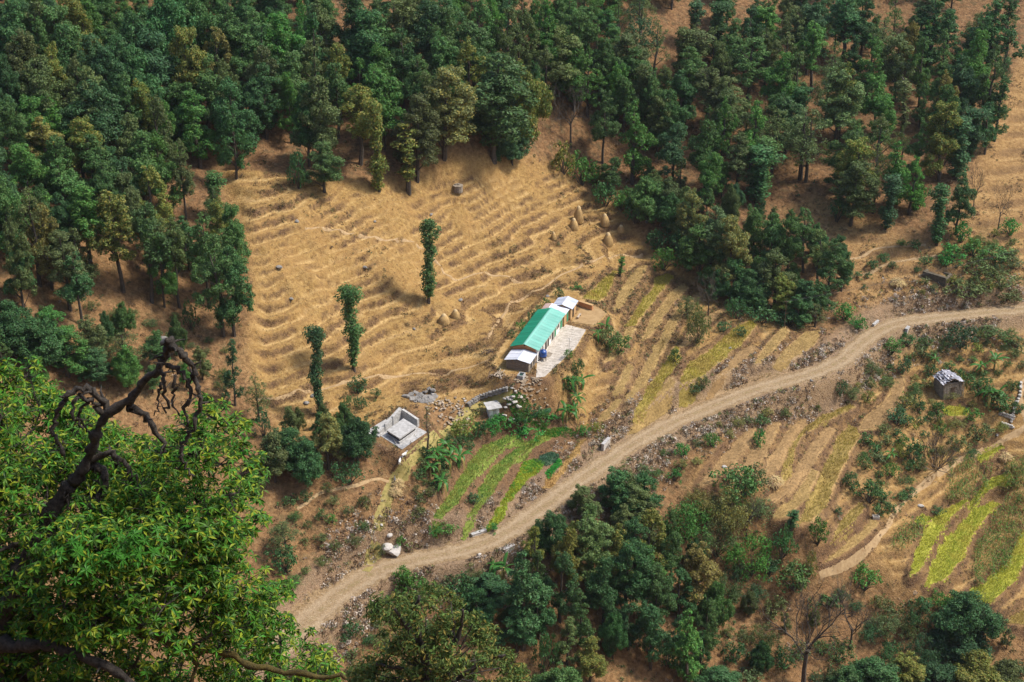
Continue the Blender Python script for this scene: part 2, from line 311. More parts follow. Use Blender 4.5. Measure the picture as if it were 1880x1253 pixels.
# ---- traced green and brown terrace strips
STRIPS = [  # pixels, crop colour key, label
 ([(1072,555),(1098,562),(1112,550),(1118,530),(1133,500),(1125,497),(1105,515),(1090,530)],'yg','yellow-green terrace strip beside the grey tin roofed annex'),
 ([(1128,570),(1140,565),(1160,535),(1178,510),(1186,488),(1178,487),(1160,505),(1145,525),(1135,545)],'dy','narrow dull yellow terrace strip, second uphill of the house'),
 ([(1150,597),(1166,600),(1185,575),(1210,545),(1235,510),(1228,502),(1205,510),(1200,530),(1180,555),(1160,580)],'yg','yellowish terrace strip reaching the yellow flecked bush'),
 ([(1178,625),(1190,622),(1210,595),(1235,560),(1262,530),(1255,522),(1235,535),(1215,560),(1195,590)],'dy','dull yellow terrace strip left of the two thin terrace trees'),
 ([(1128,725),(1140,722),(1155,700),(1163,678),(1155,668),(1145,680),(1135,700)],'dy','short straw coloured terrace strip below the banana plants'),
 ([(1147,745),(1158,738),(1185,700),(1205,665),(1222,630),(1215,622),(1200,640),(1180,675),(1160,710)],'dy','long thin straw terrace strip in the middle terraces'),
 ([(1163,768),(1178,760),(1200,730),(1225,690),(1246,660),(1247,645),(1238,642),(1222,665),(1200,690),(1180,725)],'yg','bright yellow-green thin strip just left of the widest terrace'),
 ([(1246,722),(1262,718),(1290,690),(1330,655),(1370,620),(1388,600),(1375,593),(1350,603),(1310,638),(1272,658),(1250,690)],'yg','longest yellow-green terrace strip above the dirt road'),
 ([(1297,712),(1310,707),(1345,680),(1375,655),(1390,640),(1382,633),(1360,643),(1335,673),(1310,695)],'br','brown stubble terrace strip above the road bank'),
 ([(1385,672),(1397,668),(1420,640),(1447,610),(1440,603),(1420,616),(1400,638)],'dy','narrow dull yellow strip between brown stubble and road corner'),
 ([(1420,668),(1435,672),(1470,652),(1500,628),(1505,610),(1480,610),(1450,630)],'dy','broad pale strip at the right end of the upper terraces'),
 ([(790,968),(800,935),(828,890),(858,848),(888,812),(930,796),(958,798),(968,812),(932,827),(902,852),(872,882),(842,922),(818,948),(802,972)],'gg','upper green wheat strip of the garden beside the banana plants'),
 ([(843,972),(868,920),(878,890),(903,853),(940,826),(985,796),(1018,782),(1038,790),(1022,808),(982,828),(948,853),(922,882),(892,922),(868,957),(853,978)],'gg','middle green wheat strip of the garden'),
 ([(888,957),(908,935),(928,905),(950,868),(960,845),(983,838),(1002,850),(992,868),(967,888),(942,918),(917,948),(896,967)],'lg','lime green vegetable strip of the garden nearest the road'),
 ([(982,846),(995,833),(1012,828),(1026,838),(1018,850),(1000,856)],'bg','dark blue-green netted vegetable bed'),
 ([(1004,868),(1012,854),(1028,844),(1031,852),(1018,866),(1006,876)],'eg','small emerald vegetable bed beside the dark bed'),
 ([(992,893),(1010,875),(1040,848),(1068,806),(1076,806),(1060,835),(1035,862),(1005,892)],'or','orange-brown outer garden strip along the road bank'),
 ([(1285,895),(1302,893),(1342,860),(1377,815),(1384,790),(1370,793),(1338,820),(1308,860)],'br','brown bare terrace below the road, left of the lower terraces'),
 ([(1393,880),(1425,866),(1450,830),(1462,800),(1484,772),(1470,764),(1445,795),(1425,830),(1402,855)],'br','tan stubble terrace below the road with a pale straw heap'),
 ([(1432,880),(1450,870),(1456,830),(1472,802),(1502,782),(1545,762),(1568,747),(1556,741),(1510,763),(1478,785),(1458,815),(1443,850)],'ol','olive terrace strip below the road, curving to the right'),
 ([(1458,972),(1490,962),(1520,922),(1537,882),(1557,842),(1577,802),(1573,784),(1560,779),(1540,800),(1523,840),(1503,880),(1478,930)],'ol','long olive-green terrace strip on the lower slope'),
 ([(1578,792),(1610,787),(1640,762),(1656,722),(1659,690),(1645,688),(1633,725),(1608,748),(1585,768)],'br','brown curved terrace left of the slate roofed hut'),
 ([(1525,997),(1547,987),(1572,962),(1587,937),(1577,923),(1560,933),(1540,963)],'ol','short olive terrace above the lower footpath'),
 ([(1670,1064),(1687,1056),(1702,1020),(1717,986),(1742,952),(1777,931),(1767,925),(1735,928),(1712,953),(1692,990),(1682,1030)],'lm','long lime strip left of the tall maize rows'),
 ([(1785,926),(1812,908),(1850,884),(1858,872),(1840,872),(1810,888)],'lm','small lime strip at the upper end of the maize rows'),
 ([(1700,1078),(1732,1072),(1762,1032),(1784,988),(1812,952),(1832,927),(1822,920),(1790,938),(1763,963),(1733,998),(1712,1035)],'lm','broad lime strip between the two maize stands'),
 ([(1772,1108),(1820,1110),(1862,1072),(1884,1030),(1900,980),(1888,958),(1872,990),(1856,1030),(1820,1062),(1788,1080)],'lm','lime terrace at the right edge of the photo'),
 ([(1733,754),(1745,740),(1765,741),(1778,759),(1771,771),(1745,770)],'lm','small round lime patch in front of the slate roofed hut'),
 ([(1795,835),(1822,818),(1838,822),(1820,840),(1800,850)],'lm','small pointed lime patch beside the footpath'),
 ([(1845,1140),(1880,1115),(1930,1090),(1940,1120),(1890,1160)],'ol','green strip at the lower right corner'),
 ([(1108,668),(1124,662),(1148,628),(1166,606),(1156,600),(1134,630)],'dy','tan terrace strip just right of the brown yard bush'),
 ([(1204,658),(1216,650),(1238,600),(1263,562),(1255,553),(1228,590),(1211,628)],'dy','tan terrace strip left of the loose brown terrace tree'),
 ([(1248,640),(1264,632),(1290,600),(1330,572),(1346,574),(1336,562),(1300,580),(1268,610)],'br','brown stubble terrace behind the longest yellow-green strip'),
 ([(1150,792),(1166,788),(1192,762),(1230,727),(1241,702),(1231,690),(1205,725),(1175,755)],'dy','lowest tan terrace strip above the road bank'),
 ([(1098,772),(1114,774),(1136,746),(1141,736),(1128,735),(1110,754)],'dy','short tan terrace strip above the white slab wall'),
 ([(1340,892),(1365,886),(1402,842),(1422,802),(1432,776),(1418,774),(1398,805),(1373,840),(1350,870)],'br','second brown terrace below the road from the left'),
 ([(1393,932),(1420,926),(1450,900),(1482,870),(1507,830),(1532,792),(1520,784),(1493,815),(1463,858),(1428,893)],'br','tan terrace between the two olive strips below the road'),
 ([(1420,962),(1445,952),(1482,907),(1502,872),(1490,864),(1458,905),(1428,935)],'dy','narrow tan terrace along the long olive strip'),
 ([(1510,1032),(1540,1027),(1582,1002),(1612,962),(1600,949),(1575,980),(1540,1006)],'dy','tan terrace above the lower footpath bend'),
 ([(1683,955),(1698,945),(1708,955),(1695,968)],'lm','tiny lime patch by the lower footpath'),
]
SPOLY = []
def level_into(P, fall, slope=1.0, z=None):
    global Z
    c = P[:, :2].mean(0); U, S, Vt = np.linalg.svd(P[:, :2] - c); ax = Vt[0]
    s = (P[:, :2] - c) @ ax; A = np.c_[np.ones(len(s)), s]; k = np.linalg.lstsq(A, P[:, 2], rcond=None)[0]
    if z is not None: k = np.array([z, 0.0])
    k[1] *= slope; sl = sub(P, 7); sd = inpoly(P, GX[sl], GY[sl]); w = smooth(-fall - .2, -.15, sd)
    tgt = k[0] + k[1] * ((GX[sl] - c[0]) * ax[0] + (GY[sl] - c[1]) * ax[1])
    Z[sl] = Z[sl] * (1 - w) + tgt * w; RISER[sl] = np.maximum(RISER[sl], smooth(-1.7, -1.0, sd) * (1 - smooth(-.35, -.15, sd)) * 1.3) * (1 - smooth(-.3, -.05, sd)); LIP[sl] = np.maximum(LIP[sl] * smooth(.1, -.2, sd), smooth(-.4, -.15, sd) * (1 - smooth(.2, .6, sd)) * .9)
    return lambda x, y: k[0] + k[1] * ((x - c[0]) * ax[0] + (y - c[1]) * ax[1])
for pts, key, lab in STRIPS:
    P = castb(pts)
    if key in ('gg', 'lg', 'bg', 'eg', 'or'): P[:, :2] += (P[:, :2].mean(0) - P[:, :2]) * np.minimum(.12, .12 / np.maximum(.1, np.linalg.norm(P[:, :2] - P[:, :2].mean(0), axis=1)))[:, None]
    SPOLY.append((P, level_into(P, 1.0), key, lab))
# ---- house yard, mud yard, enclosure floor
YARD = on_level(*np.array([(1038,596),(1076,606),(1056,640),(1000,692),(984,694),(986,668),(1014,632)], float).T, np.full(7, -.35))
PAD = on_level(*np.array([(905,668),(945,700),(990,668),(1040,600),(1082,566),(1062,535),(1020,530),(960,590),(920,640)], float).T, np.full(9, 0.))
level_into(PAD, 5.0, z=0.0); level_into(YARD, 3.0, z=-.35)
MUD = on_level(*np.array([(1050,592),(1092,598),(1114,576),(1092,562),(1066,566)], float).T, np.full(5, -.2)); level_into(MUD, 1.0, z=-.2)
ENC = on_level(*np.array([(676,802),(735,757),(790,786),(738,834)], float).T, np.full(4, -2.2)); level_into(ENC, 3.0, z=-2.2)
# ---- road bench
RW = castb([(a, b) for a, b, c in ROADPX]); RW = on_level(*np.array([(a, b) for a, b, c in ROADPX], float).T, np.array([c for a, b, c in ROADPX], float))
def catmull(P, n):
    P = np.asarray(P, float); out = []; Q = np.vstack([2 * P[0] - P[1], P, 2 * P[-1] - P[-2]])
    for i in range(1, len(Q) - 2):
        for t in np.linspace(0, 1, n, endpoint=False):
            a, b, c, d = Q[i - 1:i + 3]; out.append(.5 * (2 * b + (c - a) * t + (2 * a - 5 * b + 4 * c - d) * t * t + (3 * b - a - 3 * c + d) * t ** 3))
    return np.array(out + [Q[-2]])
RC = catmull(RW, 16); RHW = 2.55
sl = sub(RC, 8); gx, gy = GX[sl], GY[sl]
best = np.full(gx.shape, 1e9); rz = np.zeros(gx.shape); sgn = np.zeros(gx.shape)
for i in range(0, len(RC) - 1):
    a, b = RC[i], RC[i + 1]; L = ((b - a)[:2] ** 2).sum(); t = np.clip(((gx - a[0]) * (b[0] - a[0]) + (gy - a[1]) * (b[1] - a[1])) / L, 0, 1)
    d = np.hypot(gx - a[0] - t * (b[0] - a[0]), gy - a[1] - t * (b[1] - a[1])); m = d < best
    best[m] = d[m]; rz[m] = (a[2] + t * (b[2] - a[2]))[m]
w = 1 - smooth(RHW + .3, RHW + 1.9, best); Z[sl] = Z[sl] * (1 - w) + rz * w
RISER[sl] = RISER[sl] * (1 - w); ROADD = np.full(GX.shape, 50.); ROADD[sl] = best
Z = np.maximum(Z, near(GY) + (noise_a - .5) * 3 * (GY < 186) + (noise_b - .5) * (GY < 186))
def zt(x, y): return bil(xs, ys, Z, np.asarray(x, float), np.asarray(y, float))
def pix(u, v, dz=0.0): return cast(np.atleast_1d(float(u)), np.atleast_1d(float(v)), Z, dz)[0]
def pixs(pts): a = np.array(pts, float); return cast(a[:, 0], a[:, 1], Z)
# ---- ground cover weights stored on the sheet
gold = smooth(-2.5, 1.5, FIELD + (noise_b - .5) * 5)
gold = np.maximum(gold, .45 * smooth(-3, 3, UPR + (noise_b - .5) * 6)); gold = np.maximum(gold, .75 * smooth(-2, 2, LOWR))
gold *= 1 - .15 * smooth(-1, 1, RTERR); SOUTH = smooth(315, 290, GY - .35 * GX) * (1 - smooth(-1, 1, FIELD)); gold = np.maximum(gold, SOUTH * (.12 + .5 * smooth(.42, .62, fbm(GX + 90, GY + 20, 9, 3)))); gold = np.maximum(gold, .8 * smooth(-2, 2, np.maximum(SEAST, HUTR)))
litter = (1 - smooth(-3, 2, np.maximum(np.maximum(np.maximum(FIELD, LOWR), UPR), np.maximum(SEAST, HUTR)))) * (1 - .2 * SOUTH)
rough_ = smooth(RHW + 5, RHW + .8, ROADD)
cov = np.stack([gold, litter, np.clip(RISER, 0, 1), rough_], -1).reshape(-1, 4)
ny, nx = GX.shape; idx = np.arange(nx * ny).reshape(ny, nx)
TF_ = np.stack([idx[:-1, :-1], idx[:-1, 1:], idx[1:, 1:], idx[1:, :-1]], -1).reshape(-1, 4)
# ground material
m, nt, b = newmat('dry_hillside'); M_GROUND = m
att = node(nt, 'ShaderNodeVertexColor', layer_name='tint'); sep = node(nt, 'ShaderNodeSeparateColor'); nt.links.new(att.outputs[0], sep.inputs[0])
n1 = noise(nt, .16, 4, .68); n2 = noise(nt, 1.3, 4, .7); n3 = noise(nt, 5.0, 2, .7); n4 = noise(nt, .55, 3, .65)
straw = ramp(nt, n2, [(.28, (.19, .100, .034)), (.45, (.305, .188, .066)), (.62, (.395, .257, .096)), (.8, (.48, .335, .145))])
straw = mix(nt, ramp(nt, n1, [(.42, (0, 0, 0)), (.62, (1, 1, 1))]), straw, mix(nt, .5, straw, (.34, .20, .075)))
straw = mix(nt, ramp(nt, n3, [(.58, (0, 0, 0)), (.72, (.55, .55, .55))]), straw, (.17, .095, .045))
leafl = ramp(nt, n2, [(.3, (.075, .046, .026)), (.5, (.19, .105, .050)), (.7, (.31, .185, .090)), (.85, (.42, .29, .165))])
leafl = mix(nt, ramp(nt, n4, [(.5, (0, 0, 0)), (.7, (.7, .7, .7))]), leafl, (.10, .085, .045))
soil = ramp(nt, n2, [(.3, (.17, .095, .045)), (.55, (.31, .185, .085)), (.8, (.43, .29, .15))])
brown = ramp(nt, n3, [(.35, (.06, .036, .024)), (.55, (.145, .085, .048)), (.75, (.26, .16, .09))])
lipn = node(nt, 'ShaderNodeVertexColor', layer_name='lip'); straw = mix(nt, math_(nt, 'MULTIPLY', lipn.outputs[0], .85), straw, ramp(nt, n2, [(.3, (.44, .28, .105)), (.7, (.60, .42, .195))]))
c = mix(nt, sep.outputs[0], soil, straw); c = mix(nt, sep.outputs[1], c, leafl)
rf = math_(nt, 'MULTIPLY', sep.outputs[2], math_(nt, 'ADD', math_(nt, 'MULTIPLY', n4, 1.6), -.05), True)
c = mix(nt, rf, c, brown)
nt.links.new(mix(nt, math_(nt, 'MULTIPLY', att.outputs[1], .6), c, ramp(nt, n3, [(.3, (.16, .11, .075)), (.6, (.33, .245, .165)), (.8, (.5, .42, .33))])), b.inputs['Base Color'])
b.inputs['Roughness'].default_value = .95; b.inputs['Specular IOR Level'].default_value = .08
bump(nt, b, math_(nt, 'ADD', n3, math_(nt, 'MULTIPLY', n2, 1.5)), .9, .22)
LIP = np.maximum(LIP, np.maximum(smooth(.40, .60, TF) * (1 - smooth(.66, .72, TF)) * tmask, smooth(.3, .5, TF2) * (1 - smooth(.54, .6, TF2)) * tm2) * smooth(.25, .5, fbm(GX - 33, GY + 12, 7, 3)))
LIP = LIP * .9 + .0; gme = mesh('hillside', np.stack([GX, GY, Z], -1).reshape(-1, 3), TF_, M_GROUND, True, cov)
la = gme.color_attributes.new('lip', 'FLOAT_COLOR', 'POINT'); la.data.foreach_set('color', np.repeat(LIP.reshape(-1, 1), 4, 1).astype(np.float32).ravel())
tag(obj('hillside', gme), kind='structure')
print('terrain', len(TF_), CPT.shape)
# ---- road and paths as sheets on the slope
def ribbon(name, C, hw, mat, lift, across=9, wob=.0, rut=0.0, seed=0, drape=True):
    C = np.asarray(C); T = np.gradient(C[:, :2], axis=0); T /= np.linalg.norm(T, axis=1)[:, None]; N = np.c_[-T[:, 1], T[:, 0]]
    q = np.linspace(-1, 1, across); rows = []
    e1 = 1 + wob * (fbm(np.arange(len(C)) * 1., np.full(len(C), seed + .5), 6, 3) - .5) * 2; e2 = 1 + wob * (fbm(np.arange(len(C)) * 1., np.full(len(C), seed + 50.5), 6, 3) - .5) * 2
    h = np.broadcast_to(hw, (len(C),))
    for k in q:
        P = C[:, :2] + N * (k * h * np.where(k > 0, e1, e2))[:, None]
        z = zt(P[:, 0], P[:, 1]) if drape else C[:, 2]
        z = z + lift - rut * (math.exp(-((abs(k) - .42) / .16) ** 2)) - (.07 + lift if abs(k) > .99 else 0)
        rows.append(np.c_[P, z])
    V = np.stack(rows, 1); n = len(C); I = np.arange(n * across).reshape(n, across)
    F = np.stack([I[:-1, :-1], I[1:, :-1], I[1:, 1:], I[:-1, 1:]], -1).reshape(-1, 4)
    kk = np.broadcast_to(np.abs(q), (n, across)).reshape(-1); col = np.stack([kk, kk, kk], 1)
    return obj(name, mesh(name, V.reshape(-1, 3), F, mat, True, col))
m, nt, b = newmat('dirt_road'); M_ROAD = m
a_ = node(nt, 'ShaderNodeVertexColor', layer_name='tint'); s_ = node(nt, 'ShaderNodeSeparateColor'); nt.links.new(a_.outputs[0], s_.inputs[0])
r1 = noise(nt, .35, 4, .7); r2 = noise(nt, 2.6, 5, .75); r3 = noise(nt, 9.0, 2, .6); r4 = noise(nt, .9, 3, .7)
c = ramp(nt, r2, [(.28, (.19, .125, .065)), (.5, (.33, .235, .135)), (.72, (.46, .35, .225))])
c = mix(nt, ramp(nt, r1, [(.40, (0, 0, 0)), (.60, (.85, .85, .85))]), c, ramp(nt, r2, [(.3, (.19, .125, .065)), (.7, (.38, .27, .15))]))
c = mix(nt, ramp(nt, s_.outputs[0], [(.20, (0, 0, 0)), (.36, (.42, .42, .42)), (.5, (.42, .42, .42)), (.66, (0, 0, 0))]), c, mix(nt, r4, c, (.52, .41, .28)))
edge = math_(nt, 'ADD', s_.outputs[0], math_(nt, 'MULTIPLY', math_(nt, 'SUBTRACT', r4, .5), 1.6))
c = mix(nt, ramp(nt, edge, [(.55, (0, 0, 0)), (.85, (.9, .9, .9))]), c, ramp(nt, r2, [(.35, (.15, .10, .055)), (.65, (.33, .225, .115))]))
mid_ = math_(nt, 'MULTIPLY', ramp(nt, s_.outputs[0], [(.0, (1, 1, 1)), (.2, (0, 0, 0))]), ramp(nt, r4, [(.45, (0, 0, 0)), (.6, (.8, .8, .8))]))
c = mix(nt, mid_, c, (.25, .19, .085))
c = mix(nt, ramp(nt, r3, [(.62, (0, 0, 0)), (.70, (.7, .7, .7))]), c, (.56, .50, .42)); c = mix(nt, ramp(nt, r3, [(.30, (.6, .6, .6)), (.38, (0, 0, 0))]), c, (.13, .09, .06))
nt.links.new(c, b.inputs['Base Color']); b.inputs['Roughness'].default_value = .95; b.inputs['Specular IOR Level'].default_value = .08; bump(nt, b, math_(nt, 'ADD', r2, r3), .9, .14)
fine = []
for i in range(len(RC) - 1): fine += [RC[i], (RC[i] + RC[i + 1]) / 2]
hwv = RHW * (1 + .75 * np.clip(1 - np.arange(len(fine)) / 150., 0, 1)); tag(ribbon('dirt_road', np.array(fine), hwv, M_ROAD, .07, 13, .34, .06, 3), kind='structure')
M_PATH = simple('trodden_path', (.26, .165, .08), (.44, .31, .165), 1.6)
M_GPATH = simple('grassy_path', (.17, .15, .04), (.36, .28, .10), 1.2)
def path(pts, hw, mat, seed, name='footpath'):
    C = catmull(pixs(pts), 10); return tag(ribbon(name, C, hw, mat, .06, 5, .3, 0, seed), kind='structure')
path([(1900,770),(1878,787),(1840,810),(1775,836),(1726,868),(1690,897),(1665,918),(1640,943)], .55, M_PATH, 11)
path([(1895,690),(1880,700),(1874,735),(1882,775)], .6, M_PATH, 12)
path([(1505,1058),(1545,1040),(1590,1010),(1622,978),(1640,943)], .5, M_PATH, 13)
path([(672,1050),(690,990),(705,935),(722,885),(745,850),(790,808),(850,765),(900,740),(940,722)], 1.15, M_GPATH, 14, 'grassy_footpath')
path([(545,935),(590,905),(640,895),(690,880),(715,885)], .4, M_PATH, 15)
path([(895,622),(925,578),(960,548),(996,530),(1030,505),(1080,480),(1130,470),(1180,468)], .35, M_PATH, 16)
path([(560,420),(640,430),(700,440),(760,445),(800,480),(830,510),(900,505),(960,520)], .3, M_PATH, 17)
path([(470,735),(560,720),(650,700),(740,690),(820,690),(900,660)], .35, M_PATH, 18)
path([(1410,405),(1480,440),(1560,475),(1620,455),(1700,450)], .4, M_PATH, 19)
path([(1560,510),(1600,500),(1650,480),(1720,470)], .4, M_PATH, 20)
# ================================================================== trees and bushes: shared shapes
M_LEAF = leafmat('tree_leaves', None, .45, .30)
M_LEAFY = leafmat('tree_leaves_with_pale_tips', None, .45, .30, tip=(.30, .26, .06), tipamt=.22)
M_BARK = simple('grey_brown_bark', (.035, .028, .022), (.11, .09, .07), 4.0, bs=.6)
M_TWIG = simple('pale_twigs', (.10, .08, .065), (.20, .165, .13), 4.0, bs=0)
def unit(v): return v / (np.linalg.norm(v, axis=-1, keepdims=True) + 1e-9)
def leaves_on(puffs, per, size, rng, up=.35, jit=.75, asp=.62, fill=.25):
    """leaf-sized rhombs over the outside of many small foliage clumps"""
    out = []
    for c, r in puffs:
        n = int(per * (r[0] * r[1] + r[1] * r[2] + r[0] * r[2]) / 3)
        d = unit(rng.normal(size=(n, 3)) + np.array([0, 0, .25])); rad = 1 - fill * rng.random((n, 1)) ** 2 * 1.6 + .10 * rng.normal(size=(n, 1))
        p = c + d * r * rad; nn = unit(d + jit * rng.normal(size=(n, 3)) * .6 + np.array([0, 0, up]))
        t = unit(np.cross(nn, rng.normal(size=(n, 3)))); b = np.cross(nn, t); L = size * (.6 + .8 * rng.random((n, 1))); W = L * asp
        fold = nn * L * .16
        out.append(np.stack([p - t * L * .5, p + b * W * .5 + fold, p + t * L * .5, p - b * W * .5 + fold], 1))
    V = np.concatenate(out); N = len(V)
    return V.reshape(-1, 3), np.arange(N * 4).reshape(N, 4)
def branchy(mb, p, d, L, r, depth, rng, spread=.6, up=.15, n=(2, 4), sides=4, tips=None, shrink=.68):
    P = [p]; q = np.array(p); k = 4; dd = unit(np.array(d))
    for i in range(k):
        dd = unit(dd + rng.normal(size=3) * .16 + np.array([0, 0, up * .3])); q = q + dd * L / k; P.append(q)
    mb.tube(P, np.linspace(r, r * .62, k + 1), sides if depth > 1 else 3)
    if depth == 0:
        if tips is not None: tips.append(q)
        return
    for j in range(rng.integers(*n)):
        s = P[rng.integers(2, k + 1)] if j else q
        nd = unit(dd + spread * unit(rng.normal(size=3)) + np.array([0, 0, up])); branchy(mb, s, nd, L * shrink * (.75 + .5 * rng.random()), r * .58, depth - 1, rng, spread, up, n, sides, tips, shrink)
KINDS = {}
def make_kind(kind, seed):
    rng = np.random.default_rng(seed * 97 + sum(map(ord, kind))); tr = MB(); puffs = []; per, size, fill = 74, .32, .35
    spec = dict(oval=(14, 1.8, 3.5, 52), tall=(16, 5.0, 3.1, 40), cone=(15, .8, 3.0, 50), column=(13, .8, 1.3, 36), round=(10, 1.0, 4.4, 56), sparse=(13, 3.0, 3.2, 44), pole=(13, 2.0, .9, 22))
    if kind in spec:
        H, z0, Rm, n = spec[kind]
        bend = np.cumsum(rng.normal(size=(9, 2)) * .16, 0); bend -= bend[0]
        ctr = lambda z: np.array([np.interp(z, np.linspace(0, H, 9), bend[:, 0]), np.interp(z, np.linspace(0, H, 9), bend[:, 1])])
        zz = np.linspace(-.6, H * .93, 10); r0 = .26 if kind in ('column', 'pole') else .34
        tr.tube([(*ctr(z), z) for z in zz], r0 * (1 - .82 * np.linspace(0, 1, 10)), 6)
        lob = rng.random(6) * 6.28
        if kind in ('oval', 'tall', 'round', 'sparse', 'cone'):      # several unequal boughs, each a bunch of leaf clumps
            nb = dict(oval=9, tall=8, round=10, sparse=9, cone=9)[kind]; boughs = []
            for i in range(nb):
                t = (i + .3 + .5 * rng.random()) / nb; a = i * 2.399 + rng.normal() * .6
                if kind == 'cone': prof = (1 - t) ** .7 * 1.05 + .05
                elif kind == 'round': prof = max(.3, math.sin(math.pi * (t * .78 + .2)))
                else: prof = max(.22, math.sin(math.pi * (t * .64 + .32))) ** .8
                br = Rm * (.36 + .22 * rng.random()) * (.62 + .45 * prof); rad = max(0, Rm * prof - br * .7) * (.7 + .5 * rng.random())
                if t > .86: rad *= .35
                z = z0 + br * .6 + t * (H - z0 - br * 1.25); c = ctr(z); boughs.append((np.array([c[0] + rad * math.cos(a), c[1] + rad * math.sin(a), z]), br))
                zb = max(.8, z - rad * .8 - .6); tr.tube([(*ctr(zb), zb), (*(ctr(zb) * .5 + boughs[-1][0][:2] * .5), (zb + z) / 2 - .1), boughs[-1][0]], [.12, .08, .03], 4)
            for bc, br in boughs:
                for j in range(int(9 * (br / 1.2) ** 1.3) + 3):
                    d = unit(rng.normal(size=3) + np.array([0, 0, .2])); pr = br * (.26 + .22 * rng.random())
                    puffs.append((bc + d * br * (.55 + .5 * rng.random()) * np.array([1, 1, .95]), pr * np.array([1, 1, .8])))
            n = 0
        for i in range(n):
            t = (i + rng.random()) / n; z = z0 + t * (H - z0); a = i * 2.399 + rng.normal() * .5
            if kind == 'cone': prof = min(1, (1 - t) ** .75 * 1.15 + .06) * (1 if t > .08 else .7)
            elif kind in ('column', 'pole'): prof = .62 + .50 * math.sin(t * 8 + lob[0]) * math.sin(t * 19 + lob[1]) + (.32 if t > .78 else 0) - (.3 if t < .14 else 0)
            elif kind == 'round': prof = max(.25, math.sin(math.pi * (t * .82 + .16))) ** .75
            else: prof = max(.18, math.sin(math.pi * (t * .80 + .13))) ** .8 * (1 + .22 * math.sin(2 * a + lob[2] + 3 * t))
            pr = Rm * (.25 + .10 * rng.random()) * (.75 + .5 * prof) * (.72 if kind == 'sparse' else 1)
            if kind in ('column', 'pole'): pr = Rm * (.5 + .28 * rng.random()) * (.6 + .5 * prof)
            if kind in ('column', 'pole') and i % 3 == 0: tr.tube([(*ctr(z), z), (ctr(z)[0] + Rm * .55 * math.cos(a + 1), ctr(z)[1] + Rm * .55 * math.sin(a + 1), z + .35)], [.09, .05], 4)
            rad = max(0, Rm * prof - pr * .55) * (.55 + .5 * rng.random() ** .6); c = ctr(z)
            p = np.array([c[0] + rad * math.cos(a), c[1] + rad * math.sin(a), min(z, H - pr * .8)])
            if kind == 'sparse' and rng.random() < .12: continue
            puffs.append((p, pr * np.array([1, 1, .82])))
            if i % (3 if kind == 'sparse' else 5) == 0 or kind == 'tall' and i % 4 == 0:
                zb = max(1.0, z - rad * .9 - .5); tr.tube([(*ctr(zb), zb), (*(ctr((zb + z) / 2) * .5 + p[:2] * .5 + rng.normal(size=2) * .15), (zb + z) / 2 - .1), p], [.11, .07, .03], 4)
        if kind == 'sparse': per, size, fill = 26, .27, .8
        if kind in ('column', 'pole'): per, size = 60, .34
    elif kind in ('bush', 'lowbush', 'airy'):
        H = dict(bush=3.0, lowbush=1.5, airy=5.0)[kind]; Rm = dict(bush=2.0, lowbush=1.7, airy=4.5)[kind]; n = dict(bush=20, lowbush=16, airy=34)[kind]
        nb = n // 2
        for i in range(nb):
            a = i * 2.399 + rng.normal() * .4; t = math.sqrt((i + .3) / nb); rr = Rm * .72 * t * rng.uniform(.7, 1.25); z = H * (.18 + .5 * (1 - t * .75) * rng.uniform(.6, 1.2)); c = np.array([rr * math.cos(a), rr * math.sin(a), z]); br = Rm * rng.uniform(.26, .46)
            tr.tube([(0, 0, -.3), tuple(c * np.array([.5, .5, .55])), tuple(c)], [.07, .05, .02], 4)
            for j in range(5):
                d = unit(rng.normal(size=3) + np.array([0, 0, .5])); p = c + d * br * rng.uniform(.5, 1.25); p[2] = max(.12 * H, p[2]); pr = br * rng.uniform(.36, .62); puffs.append((p, pr * np.array([1, 1, .9])))
        per, size = (38, .26) if kind != 'airy' else (20, .28); fill = .5
        if kind == 'airy': fill = .8
    elif kind == 'bare':
        H = 11; tr.tube([(0, 0, -.6), (.05, .1, 2), (.15, 0, 4)], [.28, .22, .17], 6)
        for k in range(4): branchy(tr, np.array([.1, 0, 2.6 + k * .5]), np.array([math.cos(k * 1.7), math.sin(k * 1.7), 1.0]), 3.0, .11, 4, rng, .75, .12, (3, 5), 4)
    elif kind == 'twig':
        H = 3.0
        for k in range(26):
            a = k * 2.399; t = math.sqrt((k + .5) / 26); branchy(tr, np.array([.2 * math.cos(a), .2 * math.sin(a), 0]), np.array([t * math.cos(a), t * math.sin(a), 1.05 - t * .7]), 1.45, .035, 2, rng, .55, .1, (3, 5), 3)
    tm = tr.me('trunk', M_TWIG if kind == 'twig' else M_BARK, False); lm = {}
    if puffs:
        V, F = leaves_on(puffs, per * 3, size, rng, fill=fill)
        ext = V
        lm[0] = mesh('crown', V, F, M_LEAF)
    else: ext = np.concatenate(tr.V)
    return dict(trunk=tm, crown=lm, H=float(np.percentile(ext[:, 2], 99.7)), W=float(np.percentile(ext[:, 0], 99) - np.percentile(ext[:, 0], 1)))
CODE = dict(o='oval', t='tall', n='cone', c='column', r='round', s='sparse', p='pole', u='bush', l='lowbush', a='airy', x='bare', w='twig')
NVAR = dict(oval=5, tall=4, cone=3, column=3, round=4, sparse=4, pole=2, bush=4, lowbush=3, airy=3, bare=2, twig=1)
for k_, n_ in NVAR.items(): KINDS[k_] = [make_kind(k_, i + 1) for i in range(n_)]
TINT = dict(g=(.088, .172, .050), d=(.054, .140, .048), k=(.056, .132, .058), y=(.185, .215, .042), l=(.090, .225, .042), b=(.138, .165, .058), o=(.25, .185, .055), e=(.045, .24, .04), w=(.24, .245, .085), q=(.13, .17, .072))
TWORD = dict(g='mid green', d='dark green', k='blackish green', y='yellow-green', l='fresh green', b='olive brown', o='rusty brown', e='bright emerald', w='pale beige-green', q='dull grey-green')
